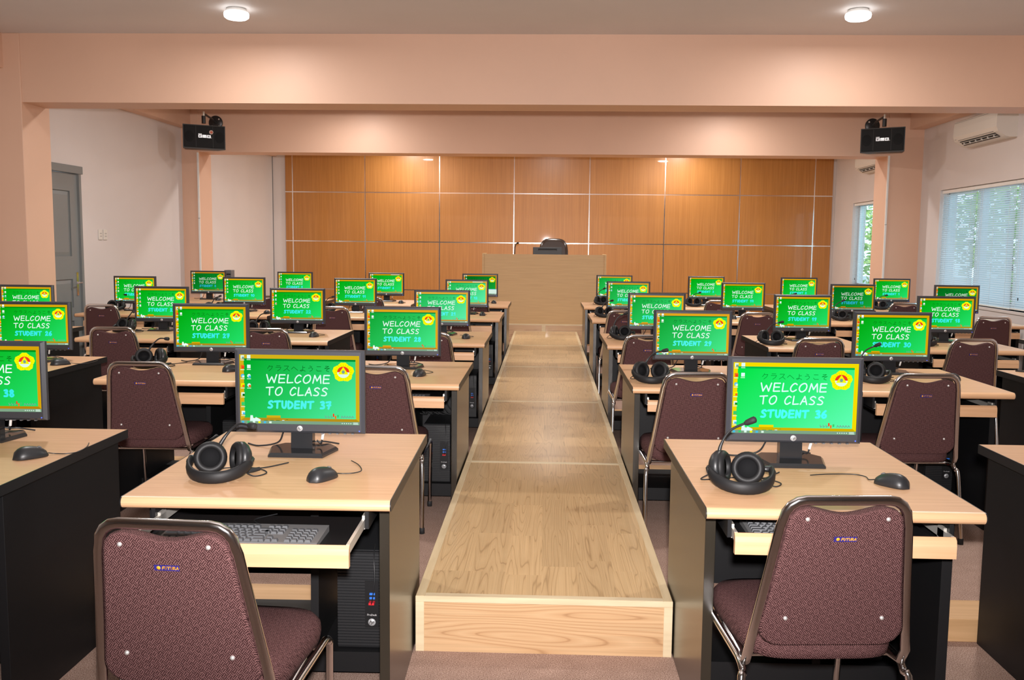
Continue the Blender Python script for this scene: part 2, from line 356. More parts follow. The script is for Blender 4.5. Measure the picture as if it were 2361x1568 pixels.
# windows on the right wall (frame of FR_: x away from room)
def window(idx, W, n):
    y0, y1, z0, z1 = W
    root = bpy.data.objects.new('window_%d' % idx, None); COL.objects.link(root); root.matrix_world = FR_; struct(root)
    f = MB()
    f.box(.09, .15, y0, y1, z0, z0 + .05, M_FRAME_W); f.box(.09, .15, y0, y1, z1 - .05, z1, M_FRAME_W)
    f.box(.09, .15, y0, y0 + .05, z0, z1, M_FRAME_W); f.box(.09, .15, y1 - .05, y1, z0, z1, M_FRAME_W)
    for k in range(1, n): y = y0 + (y1 - y0) * k / n; f.box(.085, .155, y - .04, y + .04, z0, z1, M_FRAME_W)
    f.build('window_frame', root)
    s_ = MB(); s_.box(-.012, .09, y0 - .05, y1 + .05, z0 - .03, z0 - .0, M_WALL); s_.build('window_sill', root)
    tr = MB()
    for (a, c, d, e) in ((y0 - .05, y0, z0, z1), (y1, y1 + .05, z0, z1), (y0 - .05, y1 + .05, z1, z1 + .05)): tr.box(-.012, 0, a, c, d, e, M_WALL)
    tr.build('window_trim', root)
    for k in range(n):
        a = y0 + (y1 - y0) * k / n; c = y0 + (y1 - y0) * (k + 1) / n; g = MB(); g.box(.118, .122, a + .04, c - .04, z0 + .04, z1 - .04, M_GLASS); g.build('pane', root)
window(1, W1, 3); window(2, W2, 2)

def blind(y0, y1, z0, z1, tilt, label, drop=None):
    root = thing('venetian_blind', label, 'blind', group='venetian blinds'); root.matrix_world = FR_
    h = MB(); h.box(.012, .05, y0, y1, z1 - .045, z1 - .004, M_WHITE, bev=.003, seg=1); h.build('head_rail', root)
    s_ = MB(); n = int((z1 - .06 - z0) / .0235); ct, st = math.cos(tilt), math.sin(tilt)
    for i in range(n):
        z = z0 + .03 + i * .0235; prof = []
        for k in (-1, -.4, .4, 1):
            u = k * .0135; bow = .0022 * (1 - k * k); prof.append((.032 + u * ct + bow * st, z + u * st + bow * ct))
        vs = [(x, y0 + .004, zz) for x, zz in prof] + [(x, y1 - .004, zz) for x, zz in prof]
        s_.add(vs, [[j, j + 1, j + 5, j + 4] for j in range(3)], M_BLIND, True)
    s_.build('slats', root)
    r_ = MB(); r_.box(.02, .045, y0, y1, z0, z0 + .016, M_WHITE, bev=.003, seg=1); r_.build('bottom_rail', root)
    c_ = MB()
    for y in (y0 + .12, (y0 + y1) / 2, y1 - .12): c_.box(.017, .0182, y - .001, y + .001, z0, z1 - .04, M_WHITE)
    c_.build('ladder_cord', root)
    p_ = MB(); p_.tube([(.008, y1 - .2, z1 - .05), (.008, y1 - .2, z0 + .12)], .0012, M_WHITE, 5); p_.lathe([(.004, 0), (.006, .03)], M_PLASTIC, 8, Matrix.Translation((.008, y1 - .2, z0 + .10))); p_.build('pull_cord', root)
ys = [W1[0] + (W1[1] - W1[0]) * k / 3 for k in range(4)]
blind(ys[2] + .004, W1[1] - .004, W1[2] + .01, W1[3], .88, 'white venetian blind of the large right window, nearest the salmon column')
blind(ys[1] + .004, ys[2] - .004, W1[2] + .005, W1[3], .94, 'white venetian blind in the middle of the large right window')
blind(ys[0] + .004, ys[1] - .004, W1[2] + .01, W1[3], .88, 'white venetian blind of the large right window, cut by the frame edge')
blind(W2[0] + .02, W2[1] - .004, W2[2] + .0, W2[3], .05, 'open white venetian blind in the narrow window beyond the right column')

# outside: ground, a white pillar, trees
m = MB(); m.box(5.6, 40, -5, 60, -.5, -.3, mat('paving', (.34, .35, .34), .9)); struct(m.build('ground'))
m = MB(); m.box(6.13, 6.24, 18.52, 19.1, -.3, 3.6, M_OUTWALL, bev=.01, seg=1); tag(m.build('pillar'), 'bright white pillar outside, seen through the narrow window', 'pillar')
def tree(x, y, h, r, n, label, seed):
    root = thing('tree', label, 'tree', (x, y, -.3), group='trees outside the windows'); rr = random.Random(seed)
    t = MB(); t.tube(smooth([(0, 0, 0), (.06, .03, h * .4), (-.05, .05, h * .8)], 4), [.09 - .05 * i / 8 for i in range(9)], M_BARK, 8); t.build('trunk', root)
    lf = MB()
    for i in range(n):
        d = Vector((rr.gauss(0, 1), rr.gauss(0, 1), rr.gauss(0, 1))).normalized() * r * rr.random() ** .4
        c = Vector((0, 0, h * .62)) + Vector((d.x, d.y, d.z * 1.35)); a = Vector((rr.gauss(0, 1), rr.gauss(0, 1), rr.gauss(0, .6))).normalized() * rr.uniform(.07, .13); bb = a.orthogonal().normalized() * rr.uniform(.03, .05)
        lf.add([c - a, c + bb, c + a, c - bb], [[0, 1, 2, 3]], M_LEAF if rr.random() < .55 else M_LEAF2)
    lf.build('foliage', root)
tree(7.75, 21.3, 3.6, 1.25, 1700, 'leafy green tree outside the narrow window, right of the white pillar', 1)
tree(8.0, 17.4, 3.6, .8, 500, 'green tree outside, faintly seen between slats near the salmon column', 2)
tree(7.6, 15.6, 3.4, .9, 700, 'green tree outside, glimpsed through the blind at the right frame edge', 3)

# door on the left wall
def door():
    y0, y1, z0, z1 = DR; root = bpy.data.objects.new('door_1', None); COL.objects.link(root); root.matrix_world = FL_; struct(root)
    f = MB(); f.box(-.12, .014, y0 - .02, y1 + .03, z1 - .05, z1 + .03, M_DOOR, bev=.003, seg=1); f.box(-.12, .004, y1 - .04, y1 + .005, 0, z1, M_DOOR); f.box(-.12, .004, y0 - .005, y0 + .04, 0, z1, M_DOOR); f.build('door_frame', root)
    L = MB(); a, c = y0 + .042, y1 - .042; zt = z1 - .055
    rails = [(.01, .22), (.62, .76), (1.06, 1.30), (zt - .18, zt)]
    L.box(-.06, -.02, a, a + .15, .01, zt, M_DOOR); L.box(-.06, -.02, c - .15, c, .01, zt, M_DOOR)
    for z_0, z_1 in rails: L.box(-.06, -.02, a + .15, c - .15, z_0, z_1, M_DOOR)
    L.build('door_leaf', root)
    for (p0, p1) in ((.22, .62), (.76, 1.06), (1.30, zt - .18)):
        P = MB(); P.box(-.05, -.036, a + .14, c - .14, p0 - .01, p1 + .01, M_DOOR)
        q0, q1, w0, w1 = a + .15, c - .15, p0, p1; i_ = .045
        P.add([(-.036, q0, w0), (-.036, q1, w0), (-.036, q1, w1), (-.036, q0, w1), (-.026, q0 + i_, w0 + i_), (-.026, q1 - i_, w0 + i_), (-.026, q1 - i_, w1 - i_), (-.026, q0 + i_, w1 - i_)],
              [[0, 1, 5, 4], [1, 2, 6, 5], [2, 3, 7, 6], [3, 0, 4, 7], [4, 5, 6, 7]], M_DOOR); P.build('door_panel', root)
    h = MB(); yh = c - .065; h.box(-.02, -.012, yh - .022, yh + .022, .88, 1.13, M_CHROME, bev=.003, seg=1); h.tube([(-.012, yh, 1.02), (.035, yh, 1.02), (.038, yh - .11, 1.015)], .009, M_CHROME, 8); h.build('door_handle', root)
door()
for k, y in enumerate((10.18, 10.29)):
    root = thing('wall_socket', 'white double-slot wall socket plate on the left wall, %s of the pair' % ('nearer the door' if k == 0 else 'farther from the door'), 'socket', group='wall sockets'); root.matrix_world = FL_
    m = MB(); m.box(0, .012, y - 12.5 - .042, y - 12.5 + .042, 1.475, 1.59, M_OFFWHITE, bev=.003, seg=1); m.build('plate', root)
    m = MB()
    for z in (1.515, 1.545):
        for d in (-.012, .012): m.box(.0115, .013, y - 12.5 + d - .004, y - 12.5 + d + .004, z - .006, z + .006, M_GREY)
    m.build('slots', root)

# ------------------------------------------------------------------ ceiling lights
def ceiling_light(x, y, label, p=LAMP_W, first=[]):
    root = thing('ceiling_light', label, 'ceiling light', (x, y, CEIL), group='round ceiling lights')
    m = MB(); m.lathe([(.02, 0), (.07, 0), (.082, -.012), (.084, -.03)], M_WHITE, 32); m.build('base', root)
    m = MB(); m.lathe([(.0835, -.0295), (.094, -.031), (.098, -.045), (.094, -.066), (.078, -.078), (.03, -.082)], M_LAMPGLOW, 32); m.build('diffuser', root)
    l = bpy.data.lights.new('lamp_glow', 'AREA'); l.shape = 'DISK'; l.size = .19; l.energy = p; l.color = (1, .975, .945)
    lo = bpy.data.objects.new('lamp_glow', l); COL.objects.link(lo); lo.parent = root; lo.location = (0, 0, -.088)
for i, y in enumerate((4.9, 7.42, 9.5, 11.75, 13.6, 15.75)):
    for sx, x in (('left', -2.46), ('right', 2.37)):
        lab = {7.42: 'round white ceiling light in front of the near beam, %s of the two in view' % sx}.get(y, 'round white ceiling light %s of the aisle, %s' % (sx, ['above the front row of desks', '', 'just past the near beam', 'close to the far beam', 'above the stage front', 'close to the wood-panelled wall'][i]))
        ceiling_light(x, y, lab, LAMP_W * (34, 17, 50, 15, 48, 27)[i])
ceiling_light(.1, 14.6, 'round white ceiling light above the lectern at the room centre', LAMP_W * 28)

# ------------------------------------------------------------------ air conditioners
def aircon(y0, y1, zb, label):
    root = thing('air_conditioner', label, 'air conditioner', group='wall air conditioners'); root.matrix_world = FR_
    prof = [(0, zb), (0, zb + .29), (-.17, zb + .295), (-.205, zb + .275), (-.215, zb + .20), (-.215, zb + .11), (-.195, zb + .06), (-.12, zb + .012), (-.08, zb)]
    m = MB(); m.prism([(x, z) for x, z in prof], y0, y1, M_OFFWHITE, 'Y'); m.build('body', root)
    v = MB(); a, c = y0 + .10, y1 - .10
    v.add([(-.2005, a, zb + .066), (-.2005, c, zb + .066), (-.125, c, zb + .008), (-.125, a, zb + .008)], [[0, 1, 2, 3]], M_PLASTIC); v.build('vent', root)
    l = MB()
    for t in (.38, .72):
        x = -.200 + .075 * t; z = zb + .062 - .056 * t
        l.box(x - .014, x + .002, a, c, z - .006, z - .003, M_OFFWHITE)
    for k in range(6): y = a + (c - a) * (k + .5) / 6; l.box(-.165, -.145, y - .004, y + .004, zb + .012, zb + .05, M_OFFWHITE)
    l.build('louver', root)
    g = MB(); g.box(-.2165, -.2145, y0 + .02, y1 - .02, zb + .262, zb + .264, M_GREY); g.box(-.2165, -.2145, y1 - .09, y1 - .05, zb + .075, zb + .079, M_GREY); g.build('seam_line', root)
aircon(9.93 - 12.5, 11.02 - 12.5, 2.635, 'white wall air conditioner above the large blinds on the right')
aircon(13.45 - 12.5, 14.72 - 12.5, 2.62, 'white wall air conditioner half hidden behind the far right column')

# ------------------------------------------------------------------ stroke lettering
GL = {
 'W': (1.3, [[(0, 1), (.24, 0), (.66, .72), (.95, 0), (1.3, 1)]]), 'E': (.85, [[(.12, 1), (.85, 1)], [(.12, 1), (0, 0), (.78, .03)], [(.06, .52), (.74, .53)]]),
 'L': (.75, [[(.14, 1), (0, 0), (.74, .05)]]), 'M': (1.1, [[(0, 0), (.27, 1), (.55, .28), (1.0, 1), (1.05, 0)]]),
 'T': (1.0, [[(0, .94), (1.0, 1)], [(.5, .97), (.42, 0)]]), 'A': (.9, [[(0, 0), (.58, 1), (.86, 0)], [(.2, .36), (.75, .36)]]),
 'N': (.8, [[(0, 0), (.1, 1), (.64, .05), (.78, 1)]]),
 'C': (.85, 's', [[(.84, .86), (.62, 1), (.3, .84), (.05, .45), (.1, .1), (.36, 0), (.76, .22)]]),
 'O': (1.0, 'c', [[(.58, 1), (.22, .8), (.02, .38), (.16, .04), (.46, 0), (.82, .25), (.97, .65), (.86, .95)]]),
 'S': (.85, 's', [[(.86, .86), (.6, 1), (.26, .87), (.22, .66), (.55, .48), (.72, .26), (.5, .03), (.02, .05)]]),
 'U': (.72, 's', [[(.02, 1), (0, .4), (.12, .08), (.4, .02), (.62, .3), (.7, 1)]]),
 'D': (.8, 's', [[(.06, 1), (.0, .03), (.4, .05), (.74, .38), (.62, .78), (.06, 1)]]),
 'F': (.75, [[(.1, 1), (.75, 1)], [(.1, 1), (0, 0)], [(.06, .52), (.62, .53)]]), 'R': (.8, [[(0, 0), (.06, 1), (.6, .95), (.68, .7), (.5, .5), (.06, .45)], [(.35, .47), (.78, 0)]]),
 'P': (.7, [[(0, 0), (.06, 1), (.55, .95), (.66, .7), (.5, .48), (.06, .45)]]), 'r': (.5, [[(0, .6), (0, 0)], [(0, .4), (.2, .6), (.45, .58)]]), 'o': (.6, 'c', [[(.3, .62), (.02, .3), (.3, 0), (.58, .3)]]),
 'e': (.6, [[(.05, .32), (.55, .34), (.4, .6), (.1, .5), (.05, .15), (.3, 0), (.55, .08)]]), 's': (.5, [[(.48, .55), (.2, .6), (.05, .45), (.42, .2), (.3, .02), (0, .04)]]), 'k': (.55, [[(0, 1), (0, 0)], [(.45, .6), (.02, .28), (.5, 0)]]), 'h': (.55, [[(.12, 1), (0, 0)], [(.05, .42), (.3, .6), (.48, .5), (.42, 0)]]), 'p': (.55, [[(.12, .6), (-.05, -.4)], [(.1, .52), (.35, .62), (.5, .4), (.35, .05), (.05, .05)]]),
 'a': (.55, [[(.5, .55), (.2, .6), (.02, .3), (.15, .02), (.4, .1), (.5, .55), (.5, 0)]]), 'l': (.2, [[(.05, 1), (.05, 0)]]),
 'B': (.8, [[(0, 0), (.0, 1), (.65, 1), (.72, .75), (.6, .52), (0, .52)], [(.6, .52), (.76, .25), (.66, 0), (0, 0)]]),
 '0': (.8, 'c', [[(.45, 1), (.08, .75), (.02, .3), (.35, 0), (.72, .25), (.8, .7)]]), '1': (.55, [[(.05, .62), (.12, .86), (.45, 1), (.36, 0)], [(.12, .6), (.42, .66)]]),
 '2': (.75, 's', [[(.06, .74), (.3, 1), (.62, .84), (.5, .5), (.0, .03), (.35, .1), (.75, .04)]]), '3': (.7, 's', [[(.08, .93), (.5, 1), (.6, .75), (.25, .55), (.62, .4), (.55, .08), (.02, .05)]]),
 '4': (.75, [[(.2, 1), (.08, .45), (.72, .47)], [(.62, .95), (.5, 0)]]), '5': (.7, 's', [[(.7, 1), (.2, .98), (.12, .58), (.5, .6), (.62, .28), (.4, .03), (.02, .06)]]),
 '6': (.75, 's', [[(.62, 1), (.22, .7), (.03, .28), (.25, .02), (.62, .12), (.66, .42), (.32, .5), (.06, .3)]]), '7': (.75, [[(.02, .92), (.72, 1), (.36, 0)], [(.16, .48), (.72, .52)]]),
 '8': (.75, 'c', [[(.38, .54), (.1, .76), (.36, 1), (.64, .78), (.38, .54), (.06, .24), (.34, 0), (.7, .22)]]), '9': (.7, 's', [[(.66, .86), (.36, 1), (.06, .76), (.22, .5), (.58, .62), (.66, .92), (.5, .3), (.22, 0)]]), ' ': (.55, []), '.': (.2, [[(.05, 0), (.08, .02)]]),
}
JP = {
 'ク': [[(.36, 1), (.25, .7), (.05, .42)], [(.32, .82), (.86, .84), (.7, .42), (.28, 0)]], 'ラ': [[(.2, .97), (.8, .97)], [(.08, .66), (.9, .68), (.75, .32), (.34, 0)]],
 'ス': [[(.14, .92), (.82, .93), (.55, .45), (.04, .04)], [(.55, .46), (.96, .04)]], 'へ': [[(0, .36), (.36, .78), (1, .15)]],
 'よ': [[(.5, .68), (.86, .72)], [(.5, 1), (.5, .22), (.3, .02), (.08, .12), (.3, .26), (.6, .18), (.92, .02)]], 'う': [[(.32, 1), (.66, .88)], [(.12, .58), (.55, .72), (.8, .5), (.66, .2), (.34, 0)]],
 'こ': [[(.18, .9), (.8, .9)], [(.1, .32), (.28, .08), (.88, .1)]], 'そ': [[(.24, .97), (.78, .97), (.12, .56), (.92, .62), (.48, .42), (.4, .15), (.78, 0)]],
}
def text_width(t, gap): return sum(GL[c][0] + gap for c in t) - gap
def stroke(m, pts, wd, mt, y, disc=7):
    """flat ribbon with round joins in the XZ plane at depth y (facing -Y)"""
    for a, c in zip(pts, pts[1:]):
        d = Vector((c[0] - a[0], c[1] - a[1])); L = d.length
        if L < 1e-7: continue
        n = Vector((-d.y, d.x)) / L * wd / 2
        m.add([(a[0] + n.x, y, a[1] + n.y), (a[0] - n.x, y, a[1] - n.y), (c[0] - n.x, y, c[1] - n.y), (c[0] + n.x, y, c[1] + n.y)], [[0, 1, 2, 3]], mt)
    for i, p in enumerate(pts):
        m.add([(p[0] + wd / 2 * math.cos(2 * PI * k / disc), y, p[1] + wd / 2 * math.sin(2 * PI * k / disc)) for k in range(disc)], [list(range(disc))], mt)
def glyph_strokes(c):
    g = GL[c]
    if len(g) == 2: return g[1]
    return [[(p.x, p.y) for p in smooth([(x, y, 0) for x, y in s], 4, closed=(g[1] == 'c'))] + ([s[0]] if g[1] == 'c' else []) for s in g[2]]
def text(m, t, x0, x1, z0, z1, wd, mt, y, gap=.22, slant=.0):
    k = (x1 - x0) / text_width(t, gap); h = z1 - z0; x = x0
    for c in t:
        for s in glyph_strokes(c): stroke(m, [(x + px * k + slant * pz * h, z0 + pz * h) for px, pz in s], wd, mt, y)
        x += (GL[c][0] + gap) * k

# ------------------------------------------------------------------ monitor screens
def board_mat(name, a, c):
    m = emis(name, lin(*a)); nt = m.node_tree; e = [n for n in nt.nodes if n.type == 'EMISSION'][0]
    tc = N(m, 'ShaderNodeTexCoord'); sp = N(m, 'ShaderNodeSeparateXYZ'); nt.links.new(tc.outputs['Object'], sp.inputs[0])
    a1 = N(m, 'ShaderNodeMath', operation='MULTIPLY_ADD'); a1.inputs[1].default_value = 1.7; a1.inputs[2].default_value = .80; nt.links.new(sp.outputs[0], a1.inputs[0])
    a2 = N(m, 'ShaderNodeMath', operation='MULTIPLY_ADD'); a2.inputs[1].default_value = -2.0; nt.links.new(sp.outputs[2], a2.inputs[0]); nt.links.new(a1.outputs[0], a2.inputs[2])
    r = ramp(m, [(.0, lin(*a)), (.5, lin(*[(p * .55 + q * .45) for p, q in zip(a, c)])), (1, lin(*c))]); nt.links.new(a2.outputs[0], r.inputs[0]); nt.links.new(r.outputs[0], e.inputs[0]); return m
def palette(tag_, a, c, border, white=(240, 255, 250), cy=(80, 245, 240), dim=1.0):
    q = lambda r, g, b_: lin(r * dim, g * dim, b_ * dim)
    return dict(board=board_mat('screen_green_' + tag_, a, c), shade=emis('screen_shade_' + tag_, q(a[0] * .8, a[1] * .82, a[2] * .9 + 12)), border=emis('screen_border_' + tag_, lin(*border)), border2=emis('screen_border_dark_' + tag_, q(border[0] * .86, border[1] * .82, border[2])),
                white=emis('screen_white_' + tag_, q(*white)), cyan=emis('screen_cyan_' + tag_, q(*cy)), jp=emis('screen_darkgreen_' + tag_, q(a[0] * .6 + 8, a[1] * .64, a[2] * .6 + 8)), bar=emis('screen_taskbar_' + tag_, q(128, 165, 135)),
                yel=emis('screen_yellow_' + tag_, q(250, 250, 0)), yel2=emis('screen_yellow_dark_' + tag_, q(205, 225, 0)), red=emis('screen_red_' + tag_, q(240, 60, 35)), pale=emis('screen_pale_' + tag_, q(225, 250, 235)), org=emis('screen_orange_' + tag_, q(245, 110, 30)),
                blu=emis('screen_blue_' + tag_, q(70, 190, 235)), pur=emis('screen_greyviolet_' + tag_, q(120, 165, 150)), grn=emis('screen_mint_' + tag_, q(60, 205, 110)))
PAL = {
 'bright': palette('bright', (0, 228, 70), (95, 255, 180), (245, 220, 0), (225, 255, 255), (80, 255, 255)),
 'near': palette('near', (0, 172, 40), (80, 240, 165), (212, 178, 25), (225, 255, 245)),
 'pale': palette('pale', (15, 165, 50), (70, 235, 140), (225, 165, 30)),
 'lime': palette('lime', (0, 170, 10), (35, 225, 105), (215, 165, 10), cy=(60, 238, 238)),
 'soft': palette('soft', (30, 185, 80), (95, 240, 170), (230, 170, 50)),
 'dim': palette('dim', (0, 105, 25), (20, 165, 55), (198, 135, 25), (225, 240, 225), (45, 180, 210), .95),
}
SX0, SX1, SZ0, SZ1 = -.2045, .2045, .0305, .2675
def screen_mesh(n, pal, ncol2=2):
    p = PAL[pal]; m = MB(); Wd, Hd = SX1 - SX0, SZ1 - SZ0
    U = lambda u: SX0 + u * Wd
    V = lambda v: SZ1 - v * Hd
    def rect(u0, u1, v0, v1, mt, y): m.add([(U(u0), y, V(v1)), (U(u1), y, V(v1)), (U(u1), y, V(v0)), (U(u0), y, V(v0))], [[0, 1, 2, 3]], mt)
    rect(0, 1, 0, 1, p['board'], 0)
    e1, e2, e3, e4 = -.00015, -.0003, -.00045, -.0006
    rect(.036, .968, .058, .085, p['shade'], e1)
    quad = lambda a, mt, y: m.add([(U(u), y, V(v)) for u, v in a], [[0, 1, 2, 3]], mt)
    quad([(0, 0), (1, 0), (.968, .058), (.036, .058)], p['border'], e2); quad([(0, 0), (.036, .058), (.036, .915), (0, .955)], p['border'], e2)
    quad([(1, 0), (1, .955), (.968, .915), (.968, .058)], p['border'], e2); quad([(.036, .915), (.968, .915), (1, .955), (0, .955)], p['border2'], e2)
    rect(0, 1, .955, 1, p['bar'], e2)
    rect(.222, .338, .878, .922, p['border'], e3); rect(.222, .338, .91, .922, p['border2'], e4)
    # tilted white chalk-house shape and chalk stubs
    quad([(.085, .88), (.105, .88), (.112, .965), (.08, .965)], p['white'], e3); quad([(.1, .915), (.172, .945), (.165, .965), (.1, .965)], p['white'], e3); quad([(.13, .905), (.172, .94), (.16, .95), (.12, .93)], p['white'], e3)
    for k in range(3): rect(.2 + k * .05, .23 + k * .05, .948, .954, p['jp'], e3)
    rect(.35, .37, .944, .952, p['white'], e3); rect(.384, .40, .932, .937, p['jp'], e4)
    # writing
    x = .232
    for ch in 'クラスへようこそ':
        for s in JP[ch]:
            stroke(m, [(U(x) + px * .053 * Wd, V(.233) + pz * .078 * Hd) for px, pz in s], .0017, p['jp'], e2, 6)
        x += .0675
    text(m, 'WELCOME', U(.228), U(.752), V(.402), V(.288), .0043, p['white'], e3, .26)
    text(m, 'TO CLASS', U(.222), U(.732), V(.582), V(.468), .0043, p['white'], e3, .26)
    digits = str(n); xe = .758 if len(digits) == 2 else .728
    text(m, 'STUDENT ' + digits, U(.235), U(xe), V(.768), V(.67), .0072, p['cyan'], e3, .36)
    # emblem: five double-lobed petals round a red and white disc with a yellow peak
    cx, cz, R_ = U(.866), V(.238), .0365; pts = []
    for k in range(60):
        a = 2 * PI * k / 60; ph = (a * 5 / (2 * PI)) % 1; r = R_ * (.80 + .17 * (1 - abs(2 * ph - 1)) ** .6 + .035 * math.cos(6 * PI * ph) * math.sin(PI * ph)); pts.append((cx + r * math.sin(a - PI / 5) * 1.06, e2, cz + r * math.cos(a - PI / 5) * .96))
    m.add(pts, [list(range(60))], p['yel'])
    for k in range(20):
        a = 2 * PI * k / 20; stroke(m, [(cx + R_ * .62 * math.sin(a), cz + R_ * .58 * math.cos(a)), (cx + R_ * .78 * math.sin(a), cz + R_ * .74 * math.cos(a))], .0012, p['yel2'], e3, 4)
    def arc(a0, a1, r, mt, y): m.add([(cx + r * 1.08 * math.cos(a0 + (a1 - a0) * k / 16), y, cz + r * math.sin(a0 + (a1 - a0) * k / 16)) for k in range(17)], [list(range(17))], mt)
    arc(0, PI, R_ * .53, p['red'], e3); arc(PI, 2 * PI, R_ * .53, p['pale'], e3)
    m.add([(cx, e4, cz + R_ * .50), (cx - R_ * .48, e4, cz - R_ * .2), (cx + R_ * .48, e4, cz - R_ * .2)], [[0, 1, 2]], p['yel'])
    m.add([(cx + R_ * .15 * math.cos(2 * PI * k / 10), -.00075, cz + R_ * .02 + R_ * .17 * math.sin(2 * PI * k / 10)) for k in range(10)], [list(range(10))], p['pur'])
    # small blurred sign-off with colour blocks
    for k in range(3): stroke(m, [(U(.712 + k * .024), V(.868)), (U(.716 + k * .024), V(.9)), (U(.726 + k * .024), V(.885))], .0022, p['pur'], e3, 5)
    rect(.776, .788, .838, .885, p['red'], e3); rect(.792, .805, .868, .912, p['org'], e3); rect(.812, .826, .855, .893, p['grn'], e3)
    for k in range(5): stroke(m, [(U(.846 + k * .022), V(.9)), (U(.852 + k * .022), V(.87)), (U(.862 + k * .022), V(.895))], .0022, p['pur'], e3, 5)
    # desktop icons
    iw, ih = .0145, .026
    def icon(u, v, c1, c2=None, sh=0):
        if sh == 0: rect(u - iw, u + iw, v - ih, v + ih, p[c1], e3)
        else: m.add([(U(u) + iw * 1.05 * Wd * math.cos(2 * PI * k / 12), e3, V(v) + ih * Hd * 1.05 * math.sin(2 * PI * k / 12)) for k in range(12)], [list(range(12))], p[c1])
        if c2: rect(u - iw * .3, u + iw, v - ih * .2, v + ih, p[c2], e4)
        rect(u - iw * 1.2, u + iw * 1.1, v + ih * 1.45, v + ih * 1.8, p['pale'], e4)
    for v, c1, c2, sh in ((.04, 'pale', 'pur', 0), (.18, 'org', 'red', 0), (.31, 'blu', 'pale', 1), (.445, 'yel', 'org', 0), (.575, 'pale', 'jp', 0), (.715, 'grn', None, 0), (.845, 'white', 'blu', 0)): icon(.026, v, c1, c2, sh)
    for k in range(ncol2): icon(.079, (.035, .175, .31, .445, .575)[k], 'white', (None, 'pale', 'blu', 'org', 'pale')[k], 1 if k in (2, 3) else 0)
    for k, c in enumerate(('blu', 'grn', 'pale', 'yel', 'blu', 'pale')): rect(.012 + k * .046, .032 + k * .046, .965, .993, p[c], e3)
    for k in range(5): rect(.85 + k * .018, .858 + k * .018, .972, .986, p['pale'], e3)
    rect(.945, .985, .965, .975, p['pale'], e3); rect(.945, .988, .982, .992, p['pale'], e3)
    if n == 5: rect(.74, 1, .74, .955, p['pale'], -.0009); rect(.74, 1, .72, .74, p['blu'], -.0009)
    if n in (6, 12): rect(.64, .9, .012, .035, p['pale'], -.0009)
    return m

